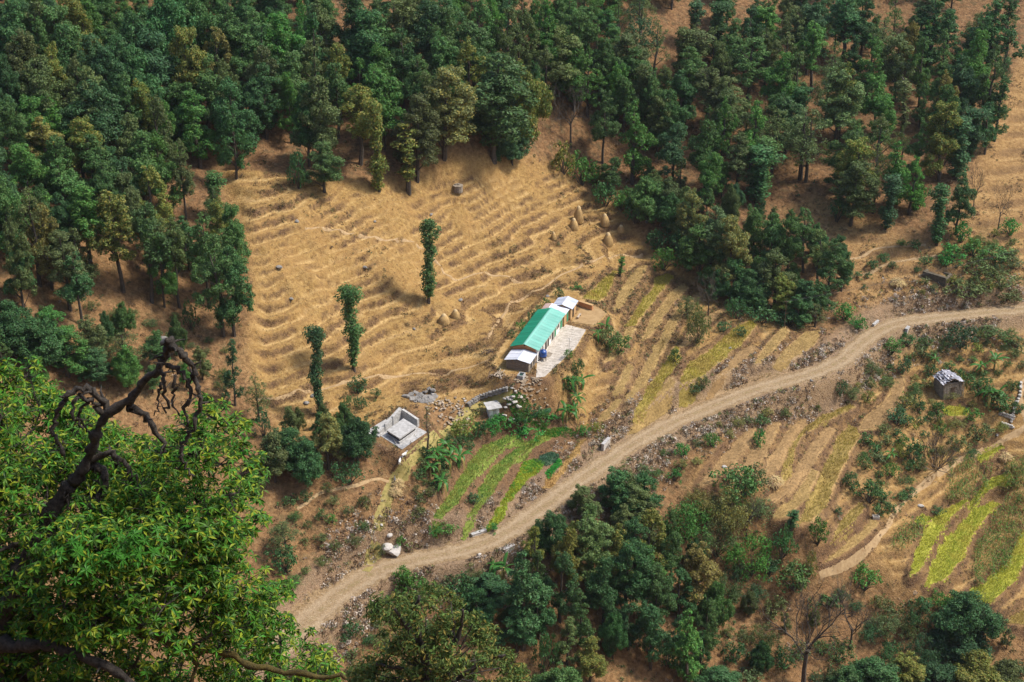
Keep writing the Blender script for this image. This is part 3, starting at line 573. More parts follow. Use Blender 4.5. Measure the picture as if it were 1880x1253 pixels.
KWORD = dict(oval='full crowned tree', tall='tall bare-trunked tree', cone='pointed dense tree', column='lopped columnar tree', round='broad rounded tree', sparse='thin crowned tree', pole='narrow lopped tree', bush='bush', lowbush='low bush', airy='loose spreading shrub', bare='leafless tree', twig='leafless twiggy dome bush')
CATW = dict(bush='bush', lowbush='bush', airy='shrub', twig='bush')
NAMEW = dict(oval='broadleaf_tree', tall='tall_tree', cone='cone_shaped_tree', column='lopped_tree', round='rounded_tree', sparse='sparse_tree', pole='narrow_tree', bush='bush', lowbush='low_bush', airy='spreading_shrub', bare='leafless_tree', twig='twiggy_bush')
PLANTS = []; XY = []
def region_of(u, v):
    if v < 0: return 'cut by the top edge, ' + ('far left' if u < 350 else 'left of centre' if u < 750 else 'right of centre' if u < 1150 else 'right part' if u < 1500 else 'far right')
    if u < 400 and v < 150: return 'in the top left corner of the forest'
    if u < 400 and v < 330: return 'in the dense forest left of the dry field'
    if u < 470 and v < 535: return 'in the forest edge left of the dry field'
    if u < 420 and v < 720: return 'behind the big foreground tree'
    if v < 330 and u < 760: return 'in the forest above the field, left half'
    if v < 330 and u < 1050: return 'in the forest above the field, right half'
    if v < 150 and u < 1400: return 'high in the forest right of centre'
    if v < 150: return 'in the top right corner of the forest'
    if v < 300 and u < 1230: return 'in the forest above the gully thicket'
    if v < 310 and u < 1550: return 'in the middle of the upper right forest'
    if v < 310: return 'at the right end of the upper right forest'
    if 1040 < u < 1560 and v < 600: return 'in the gully thicket right of the field'
    if u >= 1560 and v < 560: return 'on the dry slope above the road'
    if u < 720 and v > 680: return 'on the slope left of the grassy footpath'
    if 880 < u < 1330 and v > 830: return 'in the grove below the road'
    if 1500 < u and v < 900: return 'on the slope around the slate roofed hut'
    if u > 1300 and v > 880: return 'at the foot of the lower right slope'
    if u < 900 and v > 840: return 'beside the road and garden'
    return 'on the terraces around the house'
def plant(kind, tint, base, w, h, rz=None, label=None, uv=None, group=None, pale=None, noise_c=.07):
    kd = random.choice(KINDS[kind]); rz = random.uniform(0, 6.28) if rz is None else rz
    h *= 1.0
    e = empty(NAMEW[kind], base, rz); sx = w / kd['W']; sz = h / kd['H']; sc = (sx, sx * random.uniform(.92, 1.08), sz)
    c0 = np.array(TINT[tint]); blend = .3 if kind in ('oval', 'tall', 'round', 'sparse', 'cone') and uv and uv[1] < 620 else .2
    c = (c0 * (1 - blend) + blend * np.array([.078, .158, .048])) * (1 + noise_c * np.array([random.gauss(0, .8), random.gauss(0, .7), random.gauss(0, .7)]).clip(-2, 2) * .8) * random.uniform(.82, 1.2)
    t = obj('trunk', kd['trunk'], e, scale=sc)
    if kd['crown']:
        p = (tint in 'yow') if pale is None else pale
        cr = obj('crown', kd['crown'][0], e, scale=sc)
        if p: cr.material_slots[0].link = 'OBJECT'; cr.material_slots[0].material = M_LEAFY
        cr.color = (*np.clip(c, .01, .6), 1)
    tag(e, label, CATW.get(kind, 'tree'), group); PLANTS.append((e, kind, tint, uv, label)); XY.append((base[0], base[1], w)); return e
# each entry: top pixel u,v | width px | height m (negative: pixel row of the foot) | shape | colour
T1 = """20,5,70,15,od 75,0,60,15,ob 95,15,70,14,og 130,-10,60,16,oy 152,20,42,14,oy 40,55,60,14,ob 62,35,50,14,og 110,50,64,14,od 165,70,66,15,ok 5,105,45,13,od 85,85,45,13,oy 70,110,90,13,rb
150,128,60,14,ob 135,105,44,12,ob 185,90,56,15,ok 165,155,100,14,rk 225,138,54,14,og 265,150,54,15,oy 278,180,62,16,ob 300,190,40,13,ol 55,180,54,12,ol 10,190,54,13,og 80,220,62,12,oo 140,225,62,13,oy 230,210,54,13,ob
100,255,62,13,og 160,255,64,13,og 40,270,74,12,ol 255,248,72,14,og 290,250,54,14,ol 328,262,40,14,tb 270,310,62,13,oy 240,30,84,16,rd 300,0,90,16,rd 350,0,80,16,rg 215,70,56,15,od 250,90,84,16,rd 335,55,60,18,oy 372,100,64,14,og 330,160,64,13,og
355,170,64,14,ol 280,60,74,15,ok 395,55,54,14,oo 415,18,62,15,og 460,22,62,14,og 510,30,72,14,ol 480,50,62,14,od 547,2,42,16,ol 577,28,52,14,od 587,5,50,14,ob 520,65,44,12,ol 440,55,62,14,og 577,75,72,14,ob 535,100,72,14,og
480,90,60,15,ob 618,85,54,15,oy 615,120,52,14,tg 400,110,54,15,ob 425,152,60,15,od 480,120,60,14,od 527,138,42,13,ol 582,148,72,17,ob 560,160,52,15,od 655,158,60,15,ty 700,130,82,15,ol 680,20,72,15,od 640,0,60,15,od 690,45,82,14,og 740,5,60,16,ob
737,60,44,15,td 660,110,42,11,ol 702,88,54,13,ol 767,108,58,15,tg 790,135,52,14,ob 785,0,62,16,ok 790,45,54,14,og 762,180,64,16,ob 425,210,52,12,od 545,275,40,8,ud 592,265,60,10,og 460,150,54,12,od
815,0,62,14,od 820,20,72,15,og 875,0,62,15,og 870,40,72,14,og 902,-4,44,14,ol 935,0,52,14,od 930,15,44,17,tb 960,25,62,15,ob 955,60,52,14,ob 1005,5,52,15,ol 1030,5,44,15,og 1000,33,54,14,ol 1065,25,54,14,og 1050,-4,44,13,og 1020,50,82,14,ob 1095,45,48,13,ol
815,70,62,15,og 857,75,62,15,oy 905,107,118,20,og 955,125,84,18,ry 980,118,36,14,od 812,130,78,17,ow 1000,90,62,13,ob 1055,90,62,13,ol 1080,100,62,13,ol 1110,75,54,13,og 1150,65,62,13,ob 1135,118,52,12,ol 1165,90,62,13,og 1200,130,44,14,og
1110,170,44,15,tg 1130,120,42,13,ol 1165,190,56,17,nl 1190,120,54,14,ob 1180,0,62,15,sk 1225,170,44,13,og 1150,140,50,13,og 940,235,60,8,rk
1205,40,44,13,sb 1225,122,34,12,ob 1255,135,48,13,od 1205,140,44,13,og 1265,92,54,13,og 1325,82,44,13,ob 1350,38,44,11,og 1408,18,54,12,ol 1375,15,34,13,tk 1380,68,64,14,tg 1410,60,44,12,ob 1450,65,54,14,sb 1470,20,44,14,tb 1490,15,54,15,ok 1500,45,44,15,tl
1440,100,54,14,ol 1470,100,54,14,ob 1525,105,48,14,sb 1300,125,54,13,tb 1340,145,54,13,tb 1230,170,54,13,og 1330,185,44,14,ol 1345,170,54,13,ob 1385,190,54,16,nl 1240,225,54,13,ok 1300,225,54,14,og 1310,280,44,11,ol 1425,205,54,14,sb 1480,200,74,15,sq
1545,130,78,16,ob 1450,180,54,12,od 1478,165,32,11,cd 1360,250,44,13,tb 1395,270,48,13,cd 1404,255,36,13,cg 1560,240,64,13,og 1582,262,62,14,oy 1210,180,44,12,ob
1555,0,64,15,tk 1590,0,54,15,tk 1600,70,60,14,ol 1625,30,48,14,sb 1690,12,46,13,nk 1702,40,40,12,nl 1720,0,64,16,nd 1747,20,48,14,nd 1675,42,34,13,oo 1655,70,54,14,ob 1700,72,48,15,og 1740,58,38,13,ng 1800,60,60,18,ol 1825,85,50,18,ng 1770,110,54,15,ok 1805,38,44,13,nd 1830,0,64,16,nd 1862,0,54,16,nd
1615,142,54,13,tl 1622,185,44,12,ol 1665,150,28,13,pb 1735,135,46,14,oo 1742,160,52,13,og 1792,200,36,12,ck 1740,195,58,16,oy 1695,220,34,13,ng 1770,220,42,14,ck 1550,125,50,16,oy 1490,205,64,15,sb 1615,270,44,14,sb 1650,265,44,14,nl 1680,290,38,12,nl 1620,215,54,14,sb 1840,150,44,13,nd 1820,190,44,11,od
50,350,66,16,sb 75,380,54,14,oo 20,410,44,15,ob 25,435,44,12,od 65,348,44,12,og 150,347,64,15,tl 205,355,64,17,ty 100,360,44,12,od 260,378,54,17,tg 315,410,44,15,tb 370,400,54,16,tg 395,430,62,18,tg 425,378,42,12,og 385,320,32,9,cg 135,470,54,12,td 110,430,54,13,tb 290,440,44,12,ol 418,462,62,15,od 345,550,30,6,ud 390,345,30,9,sq
0,330,60,14,og 110,300,64,13,og 180,300,54,13,og 225,320,44,12,ob 10,560,74,9,rd 95,570,54,9,ol 60,590,80,9,rd 115,612,84,8,ol 160,590,54,9,ob 220,610,62,7,sb 285,610,44,7,og 175,640,54,7,od"""
T2 = """1273,5,30,11,ck 1318,5,32,12,cd 1250,55,32,13,cb 1275,60,42,13,cb 1625,325,30,-420,ck 1572,300,62,13,ob 1540,360,32,6,ud 1720,345,30,-450,cd 1755,325,46,-430,ok 1690,330,32,7,ul 1770,405,34,5,ue 1860,400,34,4,ue
1125,288,42,9,og 1112,330,54,6,ud 1155,345,46,4,ul 1190,330,68,10,rg 1225,330,52,8,rb 1275,355,44,12,ow 1310,385,58,14,oq 1345,402,62,15,ow 1290,420,62,11,og 1345,480,54,9,rd 1390,382,46,12,og 1420,398,46,13,og 1455,405,38,13,og 1485,385,40,13,tg 1430,465,52,11,ob 1530,445,42,13,tg 1510,430,42,12,tb
1380,500,52,8,rd 1440,510,42,9,oy 1480,520,42,9,od 1405,505,38,8,od 1250,420,44,6,ud 1265,440,44,6,ud 1210,420,44,5,ud 1470,545,40,7,od 1510,520,40,8,od 1555,555,36,4,ue 1575,580,34,3,ue 1035,262,56,7,uy 1070,285,54,7,ul 1095,300,44,5,ul 1140,355,40,4,ul 1355,545,50,5,ud 1500,560,40,5,sb
1400,560,60,4,ud 1450,570,50,3.5,ud 1320,500,50,6,rd 1235,360,50,8,rd 1260,385,50,8,ob 1170,370,50,5,ud"""
T3 = """655,772,62,8,rd 597,768,46,10,ow 530,790,80,8,rd 500,800,54,9,ob 562,812,64,8,rd 480,745,32,6,uk 520,960,54,6,sb 520,1000,50,5,ud 640,850,60,4,ud 470,690,40,9,sb
960,1003,74,-1190,nd 985,970,48,9,oy 1010,945,54,8,rd 1045,975,48,11,oy 1057,958,42,10,oy 1075,893,48,8,ob 1090,955,72,12,ob 1130,975,54,11,oy 1065,1073,44,-1185,ng 1140,865,62,10,od 1147,848,42,9,sb 1160,893,54,9,ob 1187,875,54,10,od 1195,940,62,12,oy 1190,1005,42,10,nl 1207,1040,54,13,og 1237,975,44,11,og 1150,1000,64,14,od
1257,1110,54,-1270,nl 1297,1100,50,11,og 1280,1010,66,11,oo 1085,1175,52,9,oy 1030,1235,84,8,rg 1030,1020,64,12,od 1345,900,92,9,aw 1262,925,86,7,al 1385,985,96,8,al 1320,960,80,7,aq 1440,970,44,6,ud 1505,948,42,6,ul 1465,1030,66,6,ug 1455,938,22,4,pd 1490,1015,28,5,uw 1590,1040,54,5,ul 1780,1098,90,10,rd
1605,1215,84,8,rd 1665,1210,64,8,oy 1720,1225,74,8,rk 1790,1200,94,9,ry 1845,1215,70,8,rb 1560,1230,60,7,rd 1690,1110,60,5,ak 1630,1120,60,5,aq 1730,1090,44,4,ul 1760,1150,80,7,rk 1700,1170,70,6,ak 1640,1190,60,5,ad 1440,1190,60,4,ud 1540,1180,60,4,ug 1400,1150,60,4,ab 1350,1180,50,4,ud 1330,1060,60,6,aq 1230,1180,50,5,ud 1800,1180,50,5,uk
950,1120,60,8,od 900,1060,60,6,od 880,1085,60,7,rd 760,1055,60,6,ul 850,1060,60,5,ud 1320,1230,70,6,rd 1130,880,40,7,og 1170,960,50,11,od 1110,1030,60,12,od 1200,1110,54,12,od 1250,1050,54,10,od 990,1060,50,11,od 1000,1160,44,8,ud"""
T4 = """1765,598,62,5,uk 1680,808,44,5,ud 1650,748,42,4,uk 1600,880,64,5,ug 1565,868,40,3.5,ug 1640,620,44,3.5,ul 1668,612,34,3,ud 1690,840,32,3,ub 1545,700,26,3,uk 1310,795,34,3,ul 1393,790,28,3.5,ue 1255,815,30,2.6,ue 1240,860,30,2.6,ue 1290,690,26,3,ub 1275,705,26,2.4,uk 1690,735,30,2.6,ud 1800,690,54,4.5,ug 1785,750,36,2.6,ul 1730,780,30,2.4,ul 1800,780,50,3.4,ub 1760,800,40,3.4,ub 1840,720,50,4,ug
1870,740,30,2.5,ud 1660,660,30,3,uk 1720,930,26,2,ud 1540,930,20,2,uk 655,690,36,3.5,ud 690,712,26,2.2,ug 662,728,30,2.6,ud 640,725,22,2.2,ug 870,905,26,2.4,ud 735,985,24,2,ul 800,965,30,2.2,ue 820,960,34,2.4,ul 690,640,0,0,ud 905,960,24,1.8,ue 740,1045,44,4,ul 1120,600,44,4.5,ub 1135,615,46,4,ug 1140,472,14,4.5,pl 1262,543,34,-585,sb 1280,555,44,-630,ab 1240,640,28,3,ug 1330,590,26,2.4,ud
1240,448,10,0,ud 1360,600,24,2,ud 1395,590,0,0,ud 975,570,22,2.4,ud 990,560,22,2.2,ug 958,590,22,2,ue 940,605,20,1.8,ud 1003,548,18,1.8,ug 1027,530,20,2,ud 1060,523,16,1.0,le 1058,516,10,1.2,ud 850,770,46,4,uy 880,775,30,3,ud 905,770,40,3,ue 930,765,34,2.6,ue 955,760,30,2.2,ud 980,742,34,1.2,ld 1010,760,26,1.4,le 960,785,40,1.4,le 1060,660,26,3.4,ud 1050,690,30,3.6,ud 1045,640,20,2.4,ul 1070,780,26,2.2,ue 1095,775,26,2,uy 845,800,30,2.6,ud 825,800,30,3,ud
560,900,26,2.2,ud 590,935,30,2,ug 610,945,24,1.6,ul 700,1000,26,2,ub 1750,450,60,3.6,ue 1790,440,60,3.6,ul 1830,450,64,3.4,ug 1860,470,50,3,ub 1800,480,64,3.4,ub 1840,500,60,3,ub 1740,470,30,2.4,ue 1700,470,28,2,ud 1680,440,24,2,ud 1625,465,26,2,ud 1605,478,26,1.8,ud 1640,480,20,1.6,ud 1575,498,22,1.6,ud 1595,500,16,1.4,ud 1685,490,14,1.4,ud 1655,440,18,1.4,ul 1588,522,14,1.2,ud 1780,520,70,3,ub 1850,530,60,2.6,ub
1220,455,48,5,ul 1805,520,40,2.2,ub 1870,620,40,2.4,ub 1820,600,50,2.4,ub 1850,610,40,2.2,ug 1700,620,30,2,ug 1640,850,34,3,ul 1660,800,30,2.6,ul 1590,840,30,2.6,ug 1620,900,40,2.6,ud"""
LABELS = {(905,107): 'huge full crowned oak at the top edge of the dry field', (955,125): 'broad yellow tipped tree leaning over the top right of the dry field', (812,130): 'tall beige-leaved tree beside the huge oak above the field',
 (335,55): 'tree with golden yellow top high in the left forest', (547,2): 'bright fresh green tree left of the bare forest gap', (1165,190): 'bright green cone shaped tree at the head of the gully', (1800,60): 'very large bright green tree at the right edge of the forest',
 (1345,402): 'large tree with pale beige sunlit right side in the gully', (1275,355): 'beige topped tree behind the pale gully tree', (960,1003): 'tall dark cone shaped tree just below the road', (655,772): 'dark round tree left of the roofless concrete enclosure',
 (597,768): 'pale beige-leaved tree left of the dark round tree', (1257,1110): 'tall bright green cone tree at the bottom edge', (1765,598): 'large dark round bush above the slate roofed hut', (1220,455): 'bush with yellow flowers at the edge of the gully thicket',
 (1860,400): 'bright green round bush at the right edge above the road', (850,770): 'yellow flowering shrub beside the small white shed', (1262,543): 'thin half bare tree standing on the upper terraces', (1280,555): 'loose brown tree in the middle of the upper terraces',
 (1080,1): '', (870,905): 'single dark bush between two green wheat strips', (1720,345): 'dark lopped column tree above the ruined stone hut', (1625,325): 'dark lopped column tree alone on the dry clearing', (1140,472): 'thin upright green sapling at the top of the terrace strip'}
def ptree(u, v, w, h, code):
    if w <= 0 or h == 0: return
    kind = CODE[code[0]]
    if h < 0:
        base = pix(u, -h); s = FPX / math.dist(base, (0, 0, CAMZ)); h = (-h - v) / s / math.cos(PITCH) * .98
    else:
        if kind in ('oval', 'tall', 'cone', 'sparse') and h > 10: h *= 1.1
        base = pix(u, v, h * .97)
    s = FPX / math.dist(base, (0, 0, CAMZ)); base = np.array([base[0], base[1], zt(base[0], base[1]) - .05])
    plant(kind, code[1], base, w / s * (1.0 if kind in ('bush', 'lowbush', 'pole', 'airy') else 1.1), h, label=LABELS.get((int(u), int(v))), uv=(u, v))
for blk in (T1, T2, T3, T4):
    for e_ in blk.split():
        f_ = e_.split(','); ptree(float(f_[0]), float(f_[1]), float(f_[2]), float(f_[3]), f_[4])
# landmark lopped trees in the field
for u, v, vb, w, k, t, lab in [(787,410,557,34,'column','g','tall lopped tree standing alone in the middle of the dry field'), (650,525,680,40,'column','g','dense lopped tree in the lower left of the dry field'),
        (587,605,765,32,'column','d','slender lopped tree, lowest of the three in the dry field'), (432,630,745,38,'cone','k','dark pointed tree by the rocky gully at the field corner'),
        (697,198,352,36,'column','y','yellow topped lopped tree at the upper edge of the dry field'), (750,235,352,36,'pole','y','thin leaning yellow topped tree at the upper edge of the dry field')]:
    b_ = pix(u, vb); s_ = FPX / math.dist(b_, (0, 0, CAMZ)); plant(kind=k, tint=t, base=b_, w=w / s_, h=(vb - v) / s_ / math.cos(PITCH), label=lab, uv=(u, v))
for u, v, vb, w, k, lab in [(1785,300,392,30,'bare','leafless tree on the bare right hand slope, upper one'), (1832,340,422,40,'bare','leafless tree on the bare right hand slope, lower one'), (1475,1062,1262,150,'bare','large leafless tree at the bottom edge of the lower slope'), (1300,500,580,44,'bare','leafless shrubby tree at the edge of the upper terraces'),
        (1048,150,270,80,'bare','wide bare brown tree right of the huge oak'), (1718,788,862,74,'twig','grey-brown leafless dome bush above the footpath'), (1800,1090,1190,80,'bare','leafless tree in the lower right corner'), (1560,1085,1190,80,'bare','low leafless tree left of the dark thicket'), (1370,905,990,60,'bare','grey leafless tree rising from the pale shrubs')]:
    b_ = pix(u, vb); s_ = FPX / math.dist(b_, (0, 0, CAMZ)); plant(kind=k, tint='b', base=b_, w=w / s_, h=(vb - v) / s_ / math.cos(PITCH), label=lab, uv=(u, v))
# fill the depth of the forest between the traced trees
def fill(poly, n, mind, hs, kinds, tints, wr=.46):
    P = castb(poly); bb = P[:, :2].min(0), P[:, :2].max(0); made = 0
    for _ in range(n * 12):
        if made >= n: break
        x, y = RNG.uniform(bb[0], bb[1])
        if inpoly(P, np.array([x]), np.array([y]))[0] < 0: continue
        A = np.array(XY); 
        if (np.hypot(A[:, 0] - x, A[:, 1] - y) < mind).any(): continue
        if bil(xs, ys, ROADD, np.array([x]), np.array([y]))[0] < RHW + 4: continue
        h = random.uniform(*hs); k = random.choice(kinds); d = np.array([x, y, float(zt(x, y)) + h - CAMZ]); f = d[1] * CP - d[2] * SP; uu = d[0] / f * FPX + 940; vv = 626.5 - (d[1] * SP + d[2] * CP) / f * FPX
        plant(k, random.choice(tints), (x, y, float(zt(x, y)) - .05), h * random.uniform(.38, .52), h, uv=(uu, vv), group='filler'); made += 1
fill([(-60,0),(400,0),(600,0),(590,130),(560,230),(400,250),(330,300),(310,420),(250,450),(0,450),(-60,300)], 80, 3.7, (9, 13), ['oval', 'oval', 'round'], 'ggdkl')
fill([(660,60),(900,30),(1060,60),(1180,60),(1200,200),(1120,250),(1000,230),(860,230),(700,230),(640,200)], 44, 3.9, (9, 13), ['oval', 'tall', 'oval', 'sparse'], 'ggdbl')
fill([(1230,120),(1500,100),(1700,60),(1860,60),(1840,180),(1740,280),(1560,310),(1400,300),(1260,290),(1210,230)], 34, 4.4, (8, 12), ['oval', 'sparse', 'tall', 'sparse'], 'ggkbq')
fill([(-60,-130),(1900,-130),(1900,5),(-60,5)], 60, 4.8, (11, 14), ['oval', 'tall', 'oval'], 'gdkb')
fill([(1040,-60),(1200,-60),(1195,70),(1060,80)], 16, 3.8, (11, 14), ['oval', 'tall'], 'ggbl')
fill([(-40,430),(300,430),(420,450),(440,560),(300,545),(0,540),(-40,540)], 18, 4.0, (9, 13), ['oval', 'tall', 'oval'], 'ggbdy')
fill([(-40,590),(200,600),(330,650),(400,720),(-40,720)], 20, 3.6, (5, 8), ['oval', 'round'], 'ggbdl')
fill([(1230,330),(1400,400),(1540,470),(1550,580),(1420,590),(1320,520),(1230,440),(1150,370)], 24, 3.4, (5, 9), ['oval', 'round', 'oval'], 'ggbdk')
fill([(920,1110),(1020,1040),(1130,970),(1250,970),(1300,1040),(1320,1253),(940,1253)], 34, 3.4, (6, 10), ['oval', 'cone', 'round', 'oval'], 'ggbdk')
fill([(1330,1130),(1500,1120),(1700,1130),(1880,1190),(1880,1260),(1300,1260)], 26, 4.0, (3.5, 6.5), ['round', 'oval', 'sparse', 'round'], 'dkbbqg')
fill([(480,770),(640,790),(690,850),(560,900),(500,850)], 10, 3.4, (4, 7), ['round', 'oval'], 'dgb')
def shrubs(poly, n, mind, ws, kinds, tints):
    P = castb(poly); bb = P[:, :2].min(0), P[:, :2].max(0); made = 0
    for _ in range(n * 14):
        if made >= n: break
        x, y = RNG.uniform(bb[0], bb[1])
        if inpoly(P, np.array([x]), np.array([y]))[0] < 0: continue
        A = np.array(XY)
        if (np.hypot(A[:, 0] - x, A[:, 1] - y) < mind).any(): continue
        if min(inpoly(Q[0], np.array([x]), np.array([y]))[0] * -1 for Q in SPOLY) < 1.0 or bil(xs, ys, ROADD, np.array([x]), np.array([y]))[0] < RHW + 1.6: continue
        w = random.uniform(*ws); k = random.choice(kinds); d = np.array([x, y, float(zt(x, y)) - CAMZ]); f = d[1] * CP - d[2] * SP
        plant(k, random.choice(tints), (x, y, float(zt(x, y)) - .05), w, w * random.uniform(.55, .9), uv=(d[0] / f * FPX + 940, 626.5 - (d[1] * SP + d[2] * CP) / f * FPX)); made += 1
shrubs([(1320,1040),(1500,1060),(1640,1080),(1860,1150),(1880,1253),(1250,1253),(1290,1120)], 60, 2.6, (2.5, 5.0), ['bush', 'airy', 'bush', 'lowbush'], 'bbqgdkk')
shrubs([(1560,720),(1650,640),(1880,600),(1880,780),(1750,850),(1620,960),(1590,880)], 74, 1.9, (1.6, 3.6), ['bush', 'lowbush', 'airy'], 'bgqgdgyw')
shrubs([(520,900),(640,870),(690,930),(650,1040),(560,1130),(500,1060)], 20, 2.4, (1.6, 3.2), ['bush', 'lowbush', 'airy'], 'bqbg')
shrubs([(1110,900),(1200,830),(1330,770),(1480,720),(1580,680),(1560,730),(1400,780),(1290,860),(1200,930)], 34, 2.2, (1.4, 2.8), ['bush', 'lowbush', 'airy'], 'bqwbg')
shrubs([(620,1140),(760,1050),(900,1030),(1000,960),(1000,1253),(640,1253)], 34, 2.4, (2.0, 4.0), ['bush', 'airy', 'lowbush'], 'bqgdd')
shrubs([(1640,500),(1760,440),(1880,430),(1880,550),(1700,555)], 18, 2.0, (1.8, 3.4), ['bush', 'lowbush', 'airy'], 'bbyq')
shrubs([(160,570),(330,560),(420,640),(440,740),(380,720),(250,640)], 16, 2.6, (1.6, 3.2), ['bush', 'airy'], 'bqg')
shrubs([(840,832),(870,790),(900,772),(960,768),(1005,762),(1000,775),(950,792),(900,800),(860,842)], 18, 1.2, (1.6, 2.8), ['bush', 'bush', 'lowbush'], 'eddl')
shrubs([(1270,905),(1390,900),(1410,1000),(1400,1090),(1310,1080),(1290,1000)], 14, 3.0, (5.0, 8.0), ['airy', 'bush'], 'wqlgb')
shrubs([(750,880),(790,840),(830,850),(830,900),(800,950),(770,960)], 12, 1.5, (1.5, 2.8), ['bush', 'lowbush'], 'dgdb')
# ---- every label singles out one plant: by look and place, then by order from the left
ORD = 'first second third fourth fifth sixth seventh eighth ninth tenth eleventh twelfth thirteenth fourteenth fifteenth sixteenth seventeenth eighteenth nineteenth twentieth'.split()
grp = {}
for e_, k, t, uv, lab in PLANTS:
    if not lab: grp.setdefault((k, t, region_of(*uv)), []).append((uv[0], e_))
for (k, t, reg), l in grp.items():
    l.sort(key=lambda q: q[0]); base_ = '%s %s %s' % (TWORD[t], KWORD[k], reg); n = len(l)
    room = 16 - len(base_.split())
    for i, (u, e_) in enumerate(l):
        if n == 1: s_ = base_
        elif i == 0: s_ = 'leftmost ' + base_
        elif i == n - 1: s_ = 'rightmost ' + base_
        elif n == 3: s_ = 'middle ' + base_
        else: s_ = '%s%s %s' % (ORD[min(i, 19)], ' from left,' if room > 2 else '', base_)
        e_['label'] = s_
for e_, k, t, uv, lab in PLANTS:
    e_['group'] = ('bushes ' if CATW.get(k) else 'trees ') + region_of(*uv)
print('plants', len(PLANTS))
# ================================================================== crops, grass and scrub
M_TINT = tintmat('grass_and_scrub', .35, .25)
def tmpl(n, r, h, L, rng, blade=False):
    if blade:
        a = rng.random(n) * 6.28; p = np.c_[np.cos(a), np.sin(a), np.zeros(n)] * (r * np.sqrt(rng.random(n)))[:, None]
        tip = p + np.c_[np.cos(a) * .35, np.sin(a) * .35, np.ones(n)] * (h * (.6 + .6 * rng.random(n)))[:, None]
        s = np.c_[-np.sin(a), np.cos(a), np.zeros(n)] * L; mid = p * .45 + tip * .55
        return np.stack([p - s * .3, mid - s * .5, tip, mid + s * .5], 1)
    d = unit(rng.normal(size=(n, 3)) + np.array([0, 0, .5])); d[:, 2] = np.abs(d[:, 2]); p = d * np.array([r, r, h]) * (.6 + .45 * rng.random((n, 1)))
    nn = unit(d + .6 * rng.normal(size=(n, 3))); t = unit(np.cross(nn, rng.normal(size=(n, 3)))); b = np.cross(nn, t); l = L * (.6 + .8 * rng.random((n, 1)))
    return np.stack([p - t * l * .5, p + b * l * .3, p + t * l * .5, p - b * l * .3], 1)
def scatter(name, P, T, sc, colr, rng, label, cat):
    """many copies of a few leaf templates merged into one mesh"""
    if len(P) == 0: return
    n = len(P); k = rng.integers(0, len(T), n); a = rng.random(n) * 6.28; ca, sa = np.cos(a), np.sin(a); Vs = []; Cs = []
    for j in range(len(T)):
        m = k == j; V = T[j].reshape(-1, 3); x = V[None, :, 0] * ca[m, None] - V[None, :, 1] * sa[m, None]; y = V[None, :, 0] * sa[m, None] + V[None, :, 1] * ca[m, None]
        W = np.stack([x, y, np.broadcast_to(V[None, :, 2], x.shape)], -1) * sc[m, None, None] + P[m, None, :]
        Vs.append(W.reshape(-1, 3)); Cs.append(np.repeat(colr[m], len(V), 0))
    V = np.concatenate(Vs); C = np.concatenate(Cs)
    o = obj(name, mesh(name, V, np.arange(len(V)).reshape(-1, 4), M_TINT, False, C)); tag(o, label, cat, kind='stuff'); return o
def palette(rng, n, cols, w=None):
    c = np.array(cols)[rng.choice(len(cols), n, p=None if w is None else np.array(w) / np.sum(w))]; return c * (.8 + .4 * rng.random((n, 1)))
rg = np.random.default_rng(21)
TUFT = [tmpl(5, .11, .34, .06, rg, True) for _ in range(4)]
WHEAT = [tmpl(6, .16, .42, .06, rg, True) for _ in range(4)]
SHRUB = [tmpl(16, .5, .6, .29, rg) for _ in range(6)]
DENSE = [tmpl(34, .5, .55, .24, rg) for _ in range(4)]
CROPC = dict(yg=[(.35, .32, .045), (.40, .35, .065), (.38, .29, .075)], dy=[(.38, .27, .095), (.40, .30, .105), (.33, .21, .08)], br=[(.29, .18, .085), (.34, .22, .10)], gg=[(.19, .29, .05), (.30, .30, .065), (.12, .26, .04)], lg=[(.13, .30, .03), (.30, .33, .03)],
             bg=[(.045, .12, .06), (.08, .16, .11)], eg=[(.03, .24, .035)], ol=[(.32, .27, .055), (.36, .28, .07), (.30, .22, .065)], lm=[(.38, .40, .045), (.30, .37, .04), (.44, .39, .07)])
CROPC['or'] = [(.38, .25, .08), (.36, .21, .07)]
CNAME = dict(gg='wheat_crop', yg='wheat_crop', dy='stubble_crop', br='bare_terrace', lg='vegetable_crop', bg='vegetable_crop', eg='vegetable_crop', ol='young_crop', lm='barley_crop'); CNAME['or'] = 'stubble_crop'
